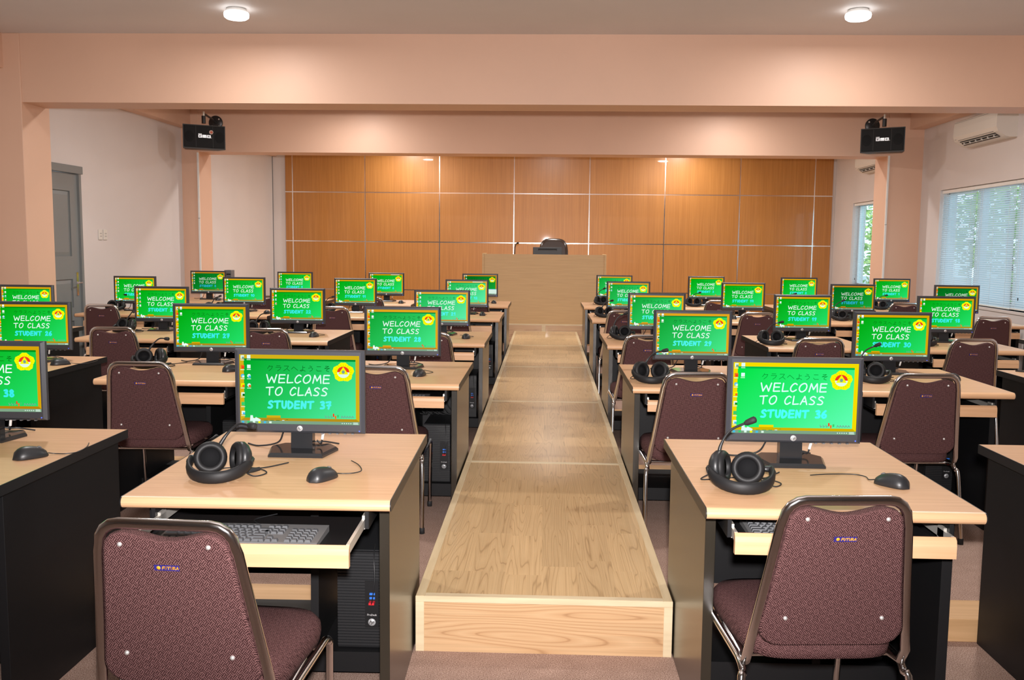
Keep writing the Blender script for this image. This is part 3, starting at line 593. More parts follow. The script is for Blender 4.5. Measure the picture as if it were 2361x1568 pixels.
# ------------------------------------------------------------------ monitor (origin on the desk under the foot, screen faces -Y)
MZ = .0703                       # bottom edge of the casing above the desk
def make_monitor():
    root = thing('monitor', '', 'monitor')
    f = MB(); X, Z = .2215, .285
    # bevelled front frame around the screen
    o = [(-X, -.0, 0), (X, -.0, 0), (X, -.0, Z), (-X, -.0, Z)]; i1 = [(-X + .012, -.008, .008), (X - .012, -.008, .008), (X - .012, -.008, Z - .006), (-X + .012, -.008, Z - .006)]
    i2 = [(SX0, -.008, SZ0), (SX1, -.008, SZ0), (SX1, -.008, SZ1), (SX0, -.008, SZ1)]; i3 = [(x, -.0045, z) for x, y, z in i2]
    bk = [(-X, .014, 0), (X, .014, 0), (X, .014, Z), (-X, .014, Z)]; b2 = [(-X + .05, .045, .05), (X - .05, .045, .05), (X - .05, .045, Z - .03), (-X + .05, .045, Z - .03)]
    rings = [i3, i2, i1, o, bk, b2]; vs = [(x, y, z + MZ) for r in rings for x, y, z in r]; fs = []
    for r in range(5):
        for k in range(4): fs.append([r * 4 + k, r * 4 + (k + 1) % 4, r * 4 + 4 + (k + 1) % 4, r * 4 + 4 + k])
    fs.append([20, 21, 22, 23]); f.add(vs, fs, M_BEZEL); f.build('casing', root)
    g = MB(); g.lathe([(.0005, 0), (.0098, 0), (.0098, .0015), (.0005, .0015)], M_SILVER, 24, Matrix.Translation((0, -.0082, MZ + .0165)) @ Matrix.Rotation(PI / 2, 4, 'X'))
    text(g, 'hp', -.0058, .0058, MZ + .0135, MZ + .0215, .0013, M_PLASTIC, -.0100, .1, .25); g.build('badge', root)
    e = MB(); e.lathe([(.0003, 0), (.0022, 0), (.0018, .001), (.0003, .001)], M_LED, 10, Matrix.Translation((X - .018, -.0078, MZ + .010)) @ Matrix.Rotation(PI / 2, 4, 'X')); e.build('power_light', root)
    bt = MB()
    for k in range(5): bt.box(X - .15 + k * .026, X - .142 + k * .026, -.006, .004, MZ - .002, MZ + .001, M_GREY)
    bt.build('buttons', root)
    n_ = MB(); n_.prism([(.012, .012), (.05, .012), (.055, MZ + .12), (.035, MZ + .12), (.018, MZ + .02)], -.037, .037, M_GLOSSBLK, 'X'); n_.build('neck', root)
    s_ = MB()
    foot = [(-.072, .11), (.072, .11), (.128, .055), (.072, -.062), (-.095, -.062), (-.125, .055)]
    foot = [(-.085, .10), (.085, .10), (.118, .05), (.092, -.072), (-.092, -.072), (-.118, .05)]
    top = [(x * .93, y * .93 + .003) for x, y in foot]
    s_.add([(x, y, 0) for x, y in foot] + [(x, y, .007) for x, y in foot] + [(x, y, .014) for x, y in top],
           [[i, (i + 1) % 6, 6 + (i + 1) % 6, 6 + i] for i in range(6)] + [[6 + i, 6 + (i + 1) % 6, 12 + (i + 1) % 6, 12 + i] for i in range(6)] + [[5, 4, 3, 2, 1, 0], [12, 13, 14, 15, 16, 17]], M_GLOSSBLK); s_.build('foot', root)
    c = MB()
    c.tube(smooth([(-.05, .04, MZ + .06), (-.075, .055, MZ - .01), (-.10, .07, .02), (-.17, .085, .004), (-.22, .12, .004)], 5), .003, M_PLASTIC, 6); c.tube(smooth([(-.03, .045, MZ + .05), (-.02, .06, MZ - .01), (.02, .085, .024), (.06, .10, .02), (.10, .14, .004)], 5), .003, M_PLASTIC, 6)
    c.build('cable', root)
    p = MB(); p.tube([(.072, .03, MZ + .002), (.066, .034, MZ - .028)], .005, M_WHITE, 8); p.tube(smooth([(.066, .034, MZ - .028), (.06, .04, MZ - .045), (.04, .07, .03)], 4), .0028, M_PLASTIC, 6); p.build('white_plug', root)
    return root

REF = {37: 'the front-row STUDENT 37 screen', 38: 'the nearest screen at the left frame edge', 24: 'the screen directly behind the STUDENT 26 screen', 9: 'the half-hidden screen behind the STUDENT 23 screen',
       5: 'the backmost screen left of the aisle', 4: 'the backmost screen right of the aisle', 13: 'the second-backmost screen right of the aisle', 20: 'the screen directly behind the STUDENT 29 screen', 16: 'the half-hidden screen behind the STUDENT 18 screen', 36: 'the front-row STUDENT 36 screen'}
def ref(n): return REF.get(n, 'the STUDENT %d screen' % n)
MON = {  # student number: x, y, palette, icons in second column, yaw
 37: (-.828, 3.079, 'near', 4, 0), 36: (.828, 3.062, 'bright', 2, 0), 38: (-2.005, 3.215, 'lime', 3, .03),
 28: (-.821, 5.291, 'pale', 2, 0), 27: (-1.956, 5.339, 'lime', 2, .05), 26: (-3.012, 5.33, 'lime', 3, .04), 29: (.84, 5.284, 'pale', 2, 0), 30: (1.99, 5.366, 'lime', 2, 0),
 21: (-.816, 7.286, 'soft', 4, 0), 22: (-1.975, 7.306, 'lime', 4, 0), 23: (-3.082, 7.324, 'lime', 5, 0), 24: (-4.183, 7.319, 'lime', 5, 0), 20: (.861, 7.191, 'pale', 2, 0), 19: (1.988, 7.22, 'lime', 2, 0), 18: (3.096, 7.26, 'lime', 2, 0),
 12: (-.808, 9.507, 'soft', 3, 0), 11: (-1.971, 9.542, 'lime', 5, 0), 10: (-3.12, 9.486, 'lime', 5, 0), 9: (-4.239, 9.421, 'lime', 5, 0), 13: (.848, 9.525, 'pale', 3, 0), 14: (2.024, 9.565, 'lime', 0, 0), 15: (3.107, 9.488, 'dim', 0, -.05), 16: (4.17, 9.552, 'dim', 0, -.06),
 8: (-4.213, 11.439, 'dim', 5, .05), 7: (-3.112, 11.413, 'lime', 5, 0), 6: (-1.978, 11.455, 'lime', 3, 0), 5: (-.814, 11.503, 'dim', 2, 0), 4: (.849, 11.498, 'pale', 1, 0), 3: (1.974, 11.476, 'lime', 0, 0), 2: (3.095, 11.448, 'lime', 0, 0), 1: (4.215, 11.449, 'lime', 1, 0)}
proto = make_monitor()
for i, (n, (x, y, pal, nc, yaw)) in enumerate(MON.items()):
    if n in REF and n not in (36, 37): lab = 'black monitor with green welcome screen, ' + ref(n)[4:]
    else: lab = 'black monitor whose green welcome screen reads STUDENT %d' % n
    o = place(proto, i == 0, (x, y, .75), yaw, lab, 'classroom monitors')
for o in [o for o in COL.objects if o.name.split('.')[0] == 'monitor']:
    n, v = min(MON.items(), key=lambda kv: (kv[1][0] - o.location.x) ** 2 + (kv[1][1] - o.location.y) ** 2)
    screen_mesh(n, v[2], v[3]).build('screen', o, (0, -.0048, MZ))

# ------------------------------------------------------------------ desks (origin: centre of front edge on the floor)
DW, DD, DH, DT = .381, .92, .75, .033
def make_desk(pull, aisle_left=False, aisle_right=False):
    root = thing('computer_desk', '', 'desk')
    r = DT / 2; prof = [(DD, DH), (DD, DH - DT)] + [(r - r * math.sin(PI * k / 8) * 1.0, DH - r - r * math.cos(PI * k / 8)) for k in range(9)]
    m = MB(); m.prism(prof, -DW + .003, DW - .003, M_BEECH, 'X', smooth=False); m.build('desktop', root)
    for s, al in ((-1, aisle_left), (1, aisle_right)):
        e = MB(); pr = [(y + (.0006 if y > .5 else -.0006), z) for y, z in prof]; e.prism(pr, s * (DW - .003), s * DW, M_BLACK2, 'X'); e.build('edge_band', root)
        p = MB(); x0, x1 = sorted((s * (DW - .055), s * (DW - .025))); p.box(x0, x1, .14, .89, 0, DH - DT, M_BLACK_AISLE if al else M_BLACK, bev=.001, seg=1); p.build('side_panel', root)
        k = MB(); x0, x1 = sorted((s * .300, s * .312)); k.box(x0, x1, .045, .62, .655, DH - DT, M_BLACK, bev=.001, seg=1); k.build('tray_bracket', root)
        sl = MB(); x0, x1 = sorted((s * .290, s * .299)); sl.box(x0, x1, .032 - pull, .50 - pull * .3, .658, .682, M_STEEL); sl.box(x0, x1, .06, .10, .65, .69, M_STEEL); sl.build('slide_rail', root)
    m = MB(); m.box(-DW + .0555, DW - .0555, .862, .880, .22, DH - DT, M_BLACK); m.build('modesty_panel', root)
    m = MB(); m.prism([(.42, .12), (.86, .12), (.86, .62), (.50, .62), (.45, .60), (.435, .57)], .052, .078, M_BLACK, 'X'); m.build('divider', root)
    m = MB(); m.box(-DW + .0555, DW - .0555, .42, .86, .05, .119, M_BLACK); m.build('bottom_shelf', root)
    t = MB(); t.box(-.285, .285, .032 - pull, .40 - pull, .632, .645, M_BLACK); tr = t.build('keyboard_tray', root)
    l = MB(); y0 = .032 - pull; l.prism([(y0, .624), (y0, .681), (y0 - .006, .682), (y0 - .015, .674), (y0 - .018, .659), (y0 - .018, .624)], -.30, .30, M_BEECH, 'X'); l.build('tray_lip', tr)
    return root
CX = {-1: -.815, -2: -1.965, -3: -3.09, -4: -4.245, 1: .83, 2: 1.985, 3: 3.085, 4: 4.21}
ROWY = {5: 2.50, 4: 4.68, 3: 6.67, 2: 8.91, 1: 10.86}
SEAT = {37: (5, -1), 38: (5, -2), 36: (5, 1), 35: (5, 2), 28: (4, -1), 27: (4, -2), 26: (4, -3), 29: (4, 1), 30: (4, 2), 31: (4, 3), 21: (3, -1), 22: (3, -2), 23: (3, -3), 24: (3, -4), 20: (3, 1), 19: (3, 2), 18: (3, 3), 17: (3, 4),
        12: (2, -1), 11: (2, -2), 10: (2, -3), 9: (2, -4), 13: (2, 1), 14: (2, 2), 15: (2, 3), 16: (2, 4), 5: (1, -1), 6: (1, -2), 7: (1, -3), 8: (1, -4), 4: (1, 1), 3: (1, 2), 2: (1, 3), 1: (1, 4)}
DESKLAB = {35: 'wood-topped black desk cut by the right frame edge, nearest the camera', 31: 'wood-topped black desk at the right frame edge with only a cable end on it', 17: 'wood-topped black desk barely showing at the right edge beside the STUDENT 18 desk'}
p_in = make_desk(.0); p_L = make_desk(.0, aisle_right=True); p_R = make_desk(.0, aisle_left=True); p_open = make_desk(.205, aisle_right=True); p_half = make_desk(.02, aisle_left=True)
used = set()
for n, (r, c) in SEAT.items():
    pr = p_open if n == 37 else p_half if n == 36 else p_L if c == -1 else p_R if c == 1 else p_in
    place(pr, id(pr) not in used, (CX[c] + (.011 if n == 37 else 0), ROWY[r], 0), .018 if n == 37 else 0, DESKLAB.get(n, 'wood-topped black desk under ' + ref(n)), 'computer desks'); used.add(id(pr))

# computers in the desks' right bays
def make_cpu():
    root = thing('computer_tower', '', 'computer')
    m = MB(); m.box(-.075, .075, .02, .37, 0, .335, M_PLASTIC, bev=.003, seg=1); m.build('case', root)
    f = MB()
    for k in range(32): f.box(-.074, .074, .008, .02, .012 + k * .0099, .019 + k * .0099, M_PLASTIC)
    f.box(-.074, .074, .012, .02, .004, .332, M_BLACK); f.build('front_grille', root)
    p = MB(); p.box(.018, .064, .005, .02, .075, .235, M_BLACK); p.build('port_panel', root)
    for k, mt in enumerate((M_BLUE, M_BLUE, M_RED)):
        u = MB(); u.box(.034, .052, .001 if k < 2 else -.015, .0055, .188 - k * .014, .195 - k * .014, mt); u.build('usb_port' if k < 2 else 'red_plug', root)
    t = MB(); text(t, 'ProDesk', .026, .057, .116, .122, .0010, M_SILVER, .0047, .2); t.build('lettering', root)
    g = MB(); g.lathe([(.0005, 0), (.0125, 0), (.0125, .0015), (.0005, .0015)], M_SILVER, 22, Matrix.Translation((.041, .005, .094)) @ Matrix.Rotation(PI / 2, 4, 'X')); text(g, 'hp', .034, .048, .0905, .1005, .0018, M_BLACK, .0033, .1, .25); g.build('badge', root)
    c = MB(); c.tube(smooth([(.043, -.015, .163), (.05, -.03, .19), (.056, -.025, .25), (.05, 0, .32), (.045, .05, .345)], 5), .0018, M_BLACK2, 5); c.build('cord', root)
    return root
cpu = make_cpu(); first = True
for n in (37, 36, 28, 29, 30, 27, 21, 22, 20, 12, 5, 11, 13):
    r, c = SEAT[n]; place(cpu, first, (CX[c] + .213, ROWY[r] + .44, .1195), 0, 'black computer tower in the desk bay under ' + ref(n), 'computer towers'); first = False

# keyboards on the trays
def make_keyboard():
    root = thing('keyboard', '', 'keyboard')
    m = MB(); m.prism([(0, 0), (.155, 0), (.155, .018), (.012, .011), (0, .008)], -.222, .222, M_KBD, 'X'); m.build('case', root)
    k = MB()
    def key(x, y, wd, d=.0165):
        z = .0115 + (y - .012) * .048; a, b_ = wd / 2, d / 2
        k.add([(x - a, y - b_, z - .002), (x + a, y - b_, z - .002), (x + a, y + b_, z - .002), (x - a, y + b_, z - .002), (x - a + .003, y - b_ + .003, z + .006), (x + a - .003, y - b_ + .003, z + .006), (x + a - .003, y + b_ - .002, z + .006), (x - a + .003, y + b_ - .002, z + .006)], [[0, 1, 5, 4], [1, 2, 6, 5], [2, 3, 7, 6], [3, 0, 4, 7], [4, 5, 6, 7]], M_KEY)
    for r in range(6):
        y = .024 + r * .0195 + (.006 if r == 5 else 0); x = -.212
        ws = {0: [.023, .019, .023, .115, .023, .019, .019, .023], 1: [.042] + [.0175] * 10 + [.046], 2: [.033] + [.0175] * 11 + [.036], 3: [.027] + [.0175] * 12 + [.026], 4: [.0175] * 13 + [.034], 5: [.0175] * 13}[r]
        for w_ in ws: key(x + w_ / 2, y, w_); x += w_ + .0016
        if r in (3, 4, 5): [key(.066 + .019 * j, y, .0175) for j in range(3)]
        if r == 1: key(.085, y, .0175)
        if r == 0: [key(.066 + .019 * j, y, .0175) for j in range(3)]
        if r < 5: [key(.138 + .019 * j, y, .0175) for j in range(4)]
    k.build('keys', root)
    c = MB(); c.tube(smooth([(0, .155, .008), (.01, .19, .004), (-.02, .24, .004), (.03, .30, .004)], 5), .0018, M_PLASTIC, 5); c.build('cord', root)
    return root
kb = make_keyboard(); first = True
for n, dx_, dy_ in ((37, -.015, -.10), (36, -.02, .06), (28, -.02, .07), (29, 0, .07)):
    r, c = SEAT[n]; place(kb, first, (CX[c] + dx_, ROWY[r] + dy_, .6455), 0, 'black keyboard on the desk tray under ' + ref(n), 'keyboards'); first = False

# ------------------------------------------------------------------ mice
def make_mouse():
    root = thing('computer_mouse', '', 'mouse'); b_ = MB(); rings = []
    for i in range(13):
        t = -1 + 2 * i / 12; y = t * .056; wd = .030 * (1 - abs(t) ** 3.2) ** .5 * (1 - .10 * t) + .0006; h = (.036 * (1 - abs(t) ** 2.6) ** .6) * (1 - .22 * t) + .002
        rings.append([(wd * math.cos(a) * (1 if math.sin(a) >= 0 else 1), y, max(0, h * (math.sin(a) * .92 + .10)) if math.sin(a) > -.1 else 0) for a in [PI * 2 * k / 18 for k in range(18)]])
    b_.loft(rings, M_PLASTIC); b_.build('body', root)
    wv = MB(); wv.lathe([(.002, -.004), (.008, -.004), (.008, .004), (.002, .004)], M_GREY, 14, Matrix.Translation((0, .026, .027)) @ Matrix.Rotation(PI / 2, 4, 'Y')); wv.build('scroll_wheel', root)
    c = MB(); c.tube(smooth([(0, .054, .008), (.004, .075, .003), (.030, .10, .003), (.028, .14, .003), (-.03, .19, .003), (-.09, .22, .003)], 6), .0017, M_PLASTIC, 6); c.build('cord', root)
    return root
mouse = make_mouse(); first = True
for n, x, y, rz in ((37, -.669, 2.735, -.55), (36, 1.057, 2.79, .75), (38, -1.69, 2.94, -.75), (26, -2.79, 5.2, -.9), (27, -1.736, 5.04, -.8), (28, -.68, 4.985, -.2), (30, 2.235, 5.13, .5), (22, -1.765, 6.995, -.15), (21, -.601, 7.025, -.1), (19, 2.14, 6.8, .3), (10, -2.797, 9.2, 0), (12, -.635, 9.345, 0), (14, 1.873, 9.32, .4), (8, -4.02, 11.24, 0), (6, -1.739, 11.10, 0), (5, -.633, 11.32, .2)):
    place(mouse, first, (x, y, .7502), rz, 'black corded mouse on the desk of ' + ref(n), 'computer mice'); first = False

# ------------------------------------------------------------------ headsets (origin at the front of the headband, on the desk)
def face(n_, roll=0):
    z = Vector(n_).normalized(); x = Vector((0, 0, 1)).cross(z).normalized(); y = z.cross(x); return Matrix((x, y, z)).transposed().to_4x4()
def make_headset(lc, ld, rc, rd, boom, loop=True):
    root = thing('headset', '', 'headset')
    b_ = MB(); pts = [(-.092 * math.cos(PI * k / 16), .098 - .098 * math.sin(PI * k / 16) + .006, .019 + .030 * (1 - math.sin(PI * k / 16)) ** 1.2) for k in range(17)]
    b_.tube(pts, .009, M_LEATHER, 12, rb=.0185); b_.build('headband', root)
    for s, c, d in ((-1, lc, ld), (1, rc, rd)):
        y_ = MB(); e = Vector(pts[0] if s < 0 else pts[-1]); cc = Vector(c) - Vector(d).normalized() * .022
        y_.tube([e + Vector((0, -.012, -.003)), e + Vector((0, .008, .004)), (e + cc) / 2 + Vector((s * .006, 0, .004)), cc], [.0115, .011, .009, .009], M_PLASTIC, 8); y_.build('yoke', root)
        T = Matrix.Translation(c) @ face(d) @ Matrix.Scale(1.12, 4); q = MB()
        q.lathe([(.040, .002), (.0445, -.002), (.0440, -.012), (.036, -.022), (.024, -.029), (.001, -.031)], M_PLASTIC, 28, T); cup = q.build('ear_cup', root)
        p = MB(); p.lathe([(.024, .004), (.026, .012), (.031, .0165), (.038, .0155), (.0435, .009), (.0445, .003), (.040, .0015)], M_LEATHER, 28, T); p.build('ear_pad', cup)
        i = MB(); i.lathe([(.0005, .0055), (.0245, .0055), (.0245, .003), (.0005, .003)], M_CLOTH, 20, T); i.build('ear_mesh', cup)
    m = MB(); bp = smooth(boom, 6); m.tube(bp, [.0075 - .0035 * min(1, i / 8) for i in range(len(bp))], M_PLASTIC, 8); arm = m.build('microphone_arm', root)
    t = MB(); a, c = bp[-2], bp[-1]; d = (c - a).normalized(); t.tube([c - d * .012, c - d * .004, c + d * .012, c + d * .022, c + d * .026], [.005, .009, .0105, .0105, .006], M_RUBBER, 10); t.build('microphone', arm)
    w_ = MB(); w_.tube(smooth([(lc[0] - .03, lc[1] + .02, .03), (lc[0] - .05, lc[1] + .05, .004), (0, .20, .003), (.09, .19, .003), (.13, .14, .003), (.10, .10, .003), (.06, .13, .02), (.10, .20, .004), (.16, .28, .003)], 6), .0021, M_RUBBER, 6)
    w_.tube(smooth([(.075, .125, .010), (.10, .165, .010)], 2), [.0065, .0075, .006], M_RUBBER, 8); w_.build('cord', root)
    return root
hA = make_headset((-0.030, 0.099, 0.058), (.28, -.92, .30), (0.055, 0.109, 0.057), (-.80, -.55, .10), [(-.012, .112, .083), (.012, .13, .125), (.05, .125, .158), (.098, .09, .162)])
hB = make_headset((-0.055, 0.114, 0.057), (.85, -.45, .12), (0.019, 0.096, 0.058), (-.30, -.92, .28), [(-.062, .13, .085), (-.055, .135, .12), (-.03, .13, .165), (.018, .11, .195)])
hC = make_headset((-0.049, 0.114, 0.056), (.55, -.80, .18), (0.049, 0.114, 0.056), (-.55, -.80, .18), [(-.03, .13, .085), (-.012, .135, .115), (.02, .12, .15), (.065, .10, .165)])
used = set()
for n, x, y, h, rz in ((37, -.987, 2.645, hA, 0), (36, .592, 2.64, hB, 0), (29, .565, 4.80, hC, 0), (27, -2.25, 5.08, hA, .1), (30, 1.76, 4.93, hB, -.1), (23, -3.36, 7.1, hA, -.4), (22, -2.25, 7.05, hC, 0), (20, .605, 7.03, hB, .1), (19, 1.676, 6.80, hC, 0), (18, 2.82, 6.88, hB, 0),
                        (9, -4.42, 9.30, hA, .2), (10, -3.38, 9.20, hC, 0), (11, -2.25, 9.32, hC, 0), (13, .597, 9.25, hC, 0), (15, 2.935, 9.20, hB, 0), (4, .69, 11.20, hB, 0), (3, 1.784, 11.12, hC, 0), (2, 2.93, 11.15, hC, 0), (1, 3.954, 11.0, hC, 0)):
    place(h, id(h) not in used, (x, y, .7503), rz, 'black headset lying on the desk of ' + ref(n), 'headsets'); used.add(id(h))

# ------------------------------------------------------------------ chairs (origin on the floor at the seat centre, facing +Y)
def make_chair():
    root = thing('stacking_chair', '', 'chair')
    zt, zb = .852, .425; yt, yb = -.300, -.205           # backrest leans back
    def yb_at(z): return yb + (yt - yb) * (z - zb) / (zt - zb)
    def hw(z): return .205 + (.150 - .205) * (z - zb) / (zt - zb)
    # bent tube of the back: up one side, over, down the other, ends run forward under the seat
    left = [(-.19, .06, .388), (-.200, -.13, .388), (-.206, yb + .018, .392), (-.2055, yb - .004, .43)] + [(-hw(z), yb_at(z), z) for z in (.52, .62, .72, .785)]
    corner = [(-hw(zt) + .050 - .050 * math.cos(a) - .004, yb_at(.80 + .052 * math.sin(a)), .80 + .052 * math.sin(a)) for a in (.0, .4, .8, 1.2, PI / 2)]
    pts = left + corner; pts = pts + [(-x, y, z) for x, y, z in reversed(pts)]
    m = MB(); m.tube(pts, .0132, M_CHROME, 12, rb=.0105, up=(0, 1, .2)); m.build('back_frame', root)
    # padded back: front and rear shell, scooped at the top
    outl = []; n_ = 8
    def edge(z): return hw(z) - .014
    z0, z1 = .448, .834
    outl += [(-.13, z0), (.13, z0)] + [(.13 + (edge(.47) - .13) * math.sin(a), .448 + .05 * (1 - math.cos(a))) for a in (.4, .8, 1.2, PI / 2)]
    outl += [(edge(z), z) for z in (.60, .68, .75)] + [(edge(.79) - .045 + .045 * math.cos(a), .789 + .045 * math.sin(a)) for a in (0, .5, 1.0, PI / 2)]
    sc_n = 14
    right_n = len(outl)
    outl += [(.095 - .19 * k / sc_n, .834 - .018 * math.sin(PI * k / sc_n) ** 1.5) for k in range(0, sc_n + 1)]
    left_ = [(-x, z) for x, z in reversed(outl[2:right_n])]; outl = outl + left_
    def shell(dy, sc): return [(x * sc, yb_at(z) + dy, .66 + (z - .66) * (sc * .5 + .5)) for x, z in outl]
    b_ = MB(); b_.loft([shell(-.014, .955), shell(-.012, .985), shell(-.006, 1), shell(.014, 1), shell(.026, .97), shell(.031, .90)], M_FABRIC, True); b_.build('backrest', root)
    for x, z in ((-.10, .806), (.10, .806), (-.124, .530), (.124, .530)):
        s_ = MB(); s_.lathe([(.0058, 0), (.0056, .0015), (.004, .0036), (.001, .0048)], M_SCREW, 12, Matrix.Translation((x, yb_at(z) - .0145, z)) @ Matrix.Rotation(PI / 2 - .22, 4, 'X')); s_.build('screw', root)
    zl = .752; L = MB(); T = Matrix.Translation((.0, yb_at(zl) - .0155, zl)) @ Matrix.Rotation(.22, 4, 'X')
    L.box(-.0285, .0285, -.0005, .0006, -.0068, .0068, M_NAVY, T)
    tm = MB(); text(tm, 'FUTURA', -.010, .0265, -.0032, .0035, .0017, M_ORANGE, -.0008, .25, .1); L.add(tm.v, tm.f, M_ORANGE, False, T)
    L.lathe([(.0015, 0), (.0046, 0), (.0046, .0004), (.0015, .0004)], M_ORANGE, 14, T @ Matrix.Translation((-.0185, -.0006, 0)) @ Matrix.Rotation(PI / 2, 4, 'X')); L.build('label_plate', root)
    # seat cushion
    def seat_ring(z, sc):
        o = []
        for k in range(36):
            a = 2 * PI * k / 36; c, s = math.cos(a), math.sin(a); x = (abs(c) ** .42) * (1 if c >= 0 else -1) * .208; y = (abs(s) ** .42) * (1 if s >= 0 else -1) * .222
            x *= 1 + .05 * (y / .222); o.append((x * sc, y * sc + .012, z))
        return o
    q = MB(); q.loft([seat_ring(.400, .93), seat_ring(.405, .985), seat_ring(.424, 1.0), seat_ring(.446, .99), seat_ring(.464, .93), seat_ring(.472, .75), seat_ring(.474, .4)], M_FABRIC, True); q.build('seat', root)
    for s in (-1, 1):
        l = MB(); x = s * .213; xx = s * .222
        p = [(s * .205, .235, .014), (s * .212, .222, .335), (x, .214, .370), (x, .185, .389), (x, .10, .389), (x, -.10, .387), (x, -.165, .383), (x, -.195, .363), (xx, -.212, .33), (s * .228, -.262, .014)]
        l.tube(smooth(p, 4), .0105, M_CHROME, 10); lf = l.build('leg_frame', root)
        for px, py in ((s * .205, .235), (s * .228, -.262)):
            c = MB(); c.lathe([(.010, 0), (.014, .001), (.0135, .028), (.0115, .030)], M_RUBBER, 12, Matrix.Translation((px, py, 0))); c.build('rubber_foot', lf)
    g = MB(); g.tube([(-.21, .15, .382), (.21, .15, .382)], .008, M_CHROME, 8); g.tube([(-.21, -.12, .382), (.21, -.12, .382)], .008, M_CHROME, 8); g.build('cross_bar', root)
    return root
chair = make_chair(); first = True
CH = {37: (-.822, 1.933, -.05), 36: (.747, 2.24, .07), 27: (-2.035, 4.539, .02), 28: (-.839, 4.526, 0), 29: (.736, 4.449, .03), 30: (1.863, 4.528, .05), 23: (-3.045, 6.38, 0), 22: (-1.972, 6.44, 0), 21: (-.809, 6.314, 0), 20: (.709, 6.345, .03), 19: (1.852, 6.266, .05), 18: (2.928, 6.386, .05),
      9: (-4.235, 8.661, 0), 11: (-2.04, 8.77, 0), 12: (-.887, 8.681, 0), 13: (.752, 8.77, .03), 14: (1.982, 8.684, .03), 16: (4.09, 8.567, .05), 7: (-3.222, 10.432, 0), 6: (-2.005, 10.434, 0), 5: (-.801, 10.30, 0), 3: (1.985, 10.608, 0), 1: (4.04, 10.546, 0)}
for n, (x, y, rz) in CH.items():
    place(chair, first, (x - math.sin(rz) * .30, y + math.cos(rz) * .30, 0), rz, 'burgundy chrome-framed chair at the desk of ' + ref(n), 'burgundy chairs'); first = False

# ------------------------------------------------------------------ aisle platform, stage, cable ducts
PY = [3.205, 5.294, 7.41, 9.563, 11.636, 13.57]; PLX, PRX, PH = -.452, .469, .206
names = ['nearest the camera, with the exposed end', 'second from the camera', 'third from the camera, midway', 'fourth from the camera', 'farthest, touching the stage']
for i, (a, c) in enumerate(zip(PY, PY[1:])):
    root = thing('aisle_platform', 'raised oak-look aisle platform section %s' % names[i], 'platform', group='aisle platform sections')
    a += .0008; c -= .0008; bw = .032
    d = MB(); d.box(PLX + .004, PRX - .004, a + .004, c - .004, 0, PH - .0015, M_VINYL); d.build('deck', root)
    for x0, x1 in ((PLX, PLX + bw), (PRX - bw, PRX)):
        e = MB(); e.box(x0, x1, a, c, PH - .02, PH, M_PINE, bev=.0015, seg=1); e.build('edge_strip', root)
    for y0, y1 in ((a, a + (bw if i == 0 else .02)), (c - .02, c)):
        e = MB(); e.box(PLX + bw, PRX - bw, y0, y1, PH - .02, PH, M_PINE_X, bev=.0015, seg=1); e.build('end_strip', root)
    if i == 0:
        f = MB(); f.box(PLX + .03, PRX - .03, a - .001, a + .004, 0, PH - .020, M_VINYL_R); f.build('front_riser', root)
        for x0, x1 in ((PLX, PLX + .031), (PRX - .031, PRX)):
            e = MB(); e.box(x0, x1, a - .0035, a + .006, 0, PH - .0215, M_PINE_X, bev=.001, seg=1); e.build('corner_post', root)
        e = MB(); e.box(PLX, PRX, a - .004, a, PH - .021, PH, M_PINE_X, bev=.001, seg=1); e.build('nosing', root)
st = thing('stage', 'low wood-fronted stage under the lectern at the end of the aisle', 'stage')
SH = .312; SY = 13.575
d = MB(); d.box(-4.6, 4.75, SY + .002, YB - .035, 0, SH - .002, M_VINYL); d.build('deck', st)
d = MB(); d.box(-4.6, 4.75, SY - .004, SY + .03, SH - .02, SH, M_PINE_X, bev=.001, seg=1); d.build('nosing', st)
for k in range(8):
    x0 = -4.6 + k * 1.1685 + .04; d = MB(); d.box(x0 - .06, x0 + 1.10, SY - .001, SY + .001, 0, SH - .02, M_VINYL_R); d.build('riser_panel', st)
for x in (-.02,): d = MB(); d.box(x - .028, x + .028, SY - .003, SY + .001, 0, SH - .02, M_PINE_X); d.build('corner_post', st)
for r, sides in ((5, ((-2.9, -.455, 'left'), (.475, 2.9, 'right'))), (4, ((-4.1, -.455, 'left'), (.475, 4.0, 'right'))), (3, ((-4.75, -.455, 'left'), (.475, 4.6, 'right'))), (2, ((-4.75, -.455, 'left'), (.475, 4.6, 'right')))):
    for x0, x1, sd in sides:
        m = MB(); y = ROWY[r] + .9; m.box(x0, x1, y, y + .19, 0, .09, M_BEECH2, bev=.002, seg=1)
        tag(m.build('cable_duct'), 'long beech floor cable duct behind the %s row of desks, %s of the aisle' % ({5: 'front', 4: 'second', 3: 'middle', 2: 'second last'}[r], sd), 'cable duct', 'floor cable ducts')

# ------------------------------------------------------------------ lectern and what stands on it
lec = thing('lectern', 'wide plain wooden lectern desk on the stage at the end of the aisle', 'lectern', (0, 0, SH))
d = MB(); d.box(-.905, .850, 13.60, 13.618, 0, 1.020, M_LECT); d.build('front_panel', lec)
for x0, x1 in ((-.935, -.9052), (.8502, .88)):
    d = MB(); d.box(x0, x1, 13.585, 14.2, 0, 1.028, M_LECT, bev=.003, seg=1); d.build('side_panel', lec)
d = MB(); d.box(-.905, .850, 13.6185, 14.2, .76, .79, M_LECT); d.build('worktop', lec)
TZ = SH + .79
mo = thing('lectern_monitor', 'black monitor seen from behind above the wooden lectern', 'monitor', (.02, 13.86, TZ))
d = MB(); d.box(-.215, .215, -.02, .012, .07, .335, M_PLASTIC, bev=.004, seg=1); d.build('casing', mo)
d = MB(); d.box(-.14, .14, -.0215, -.019, .285, .315, M_BLACK); d.box(-.13, .13, -.0225, -.021, .288, .291, M_GREY); d.build('rear_vent', mo)
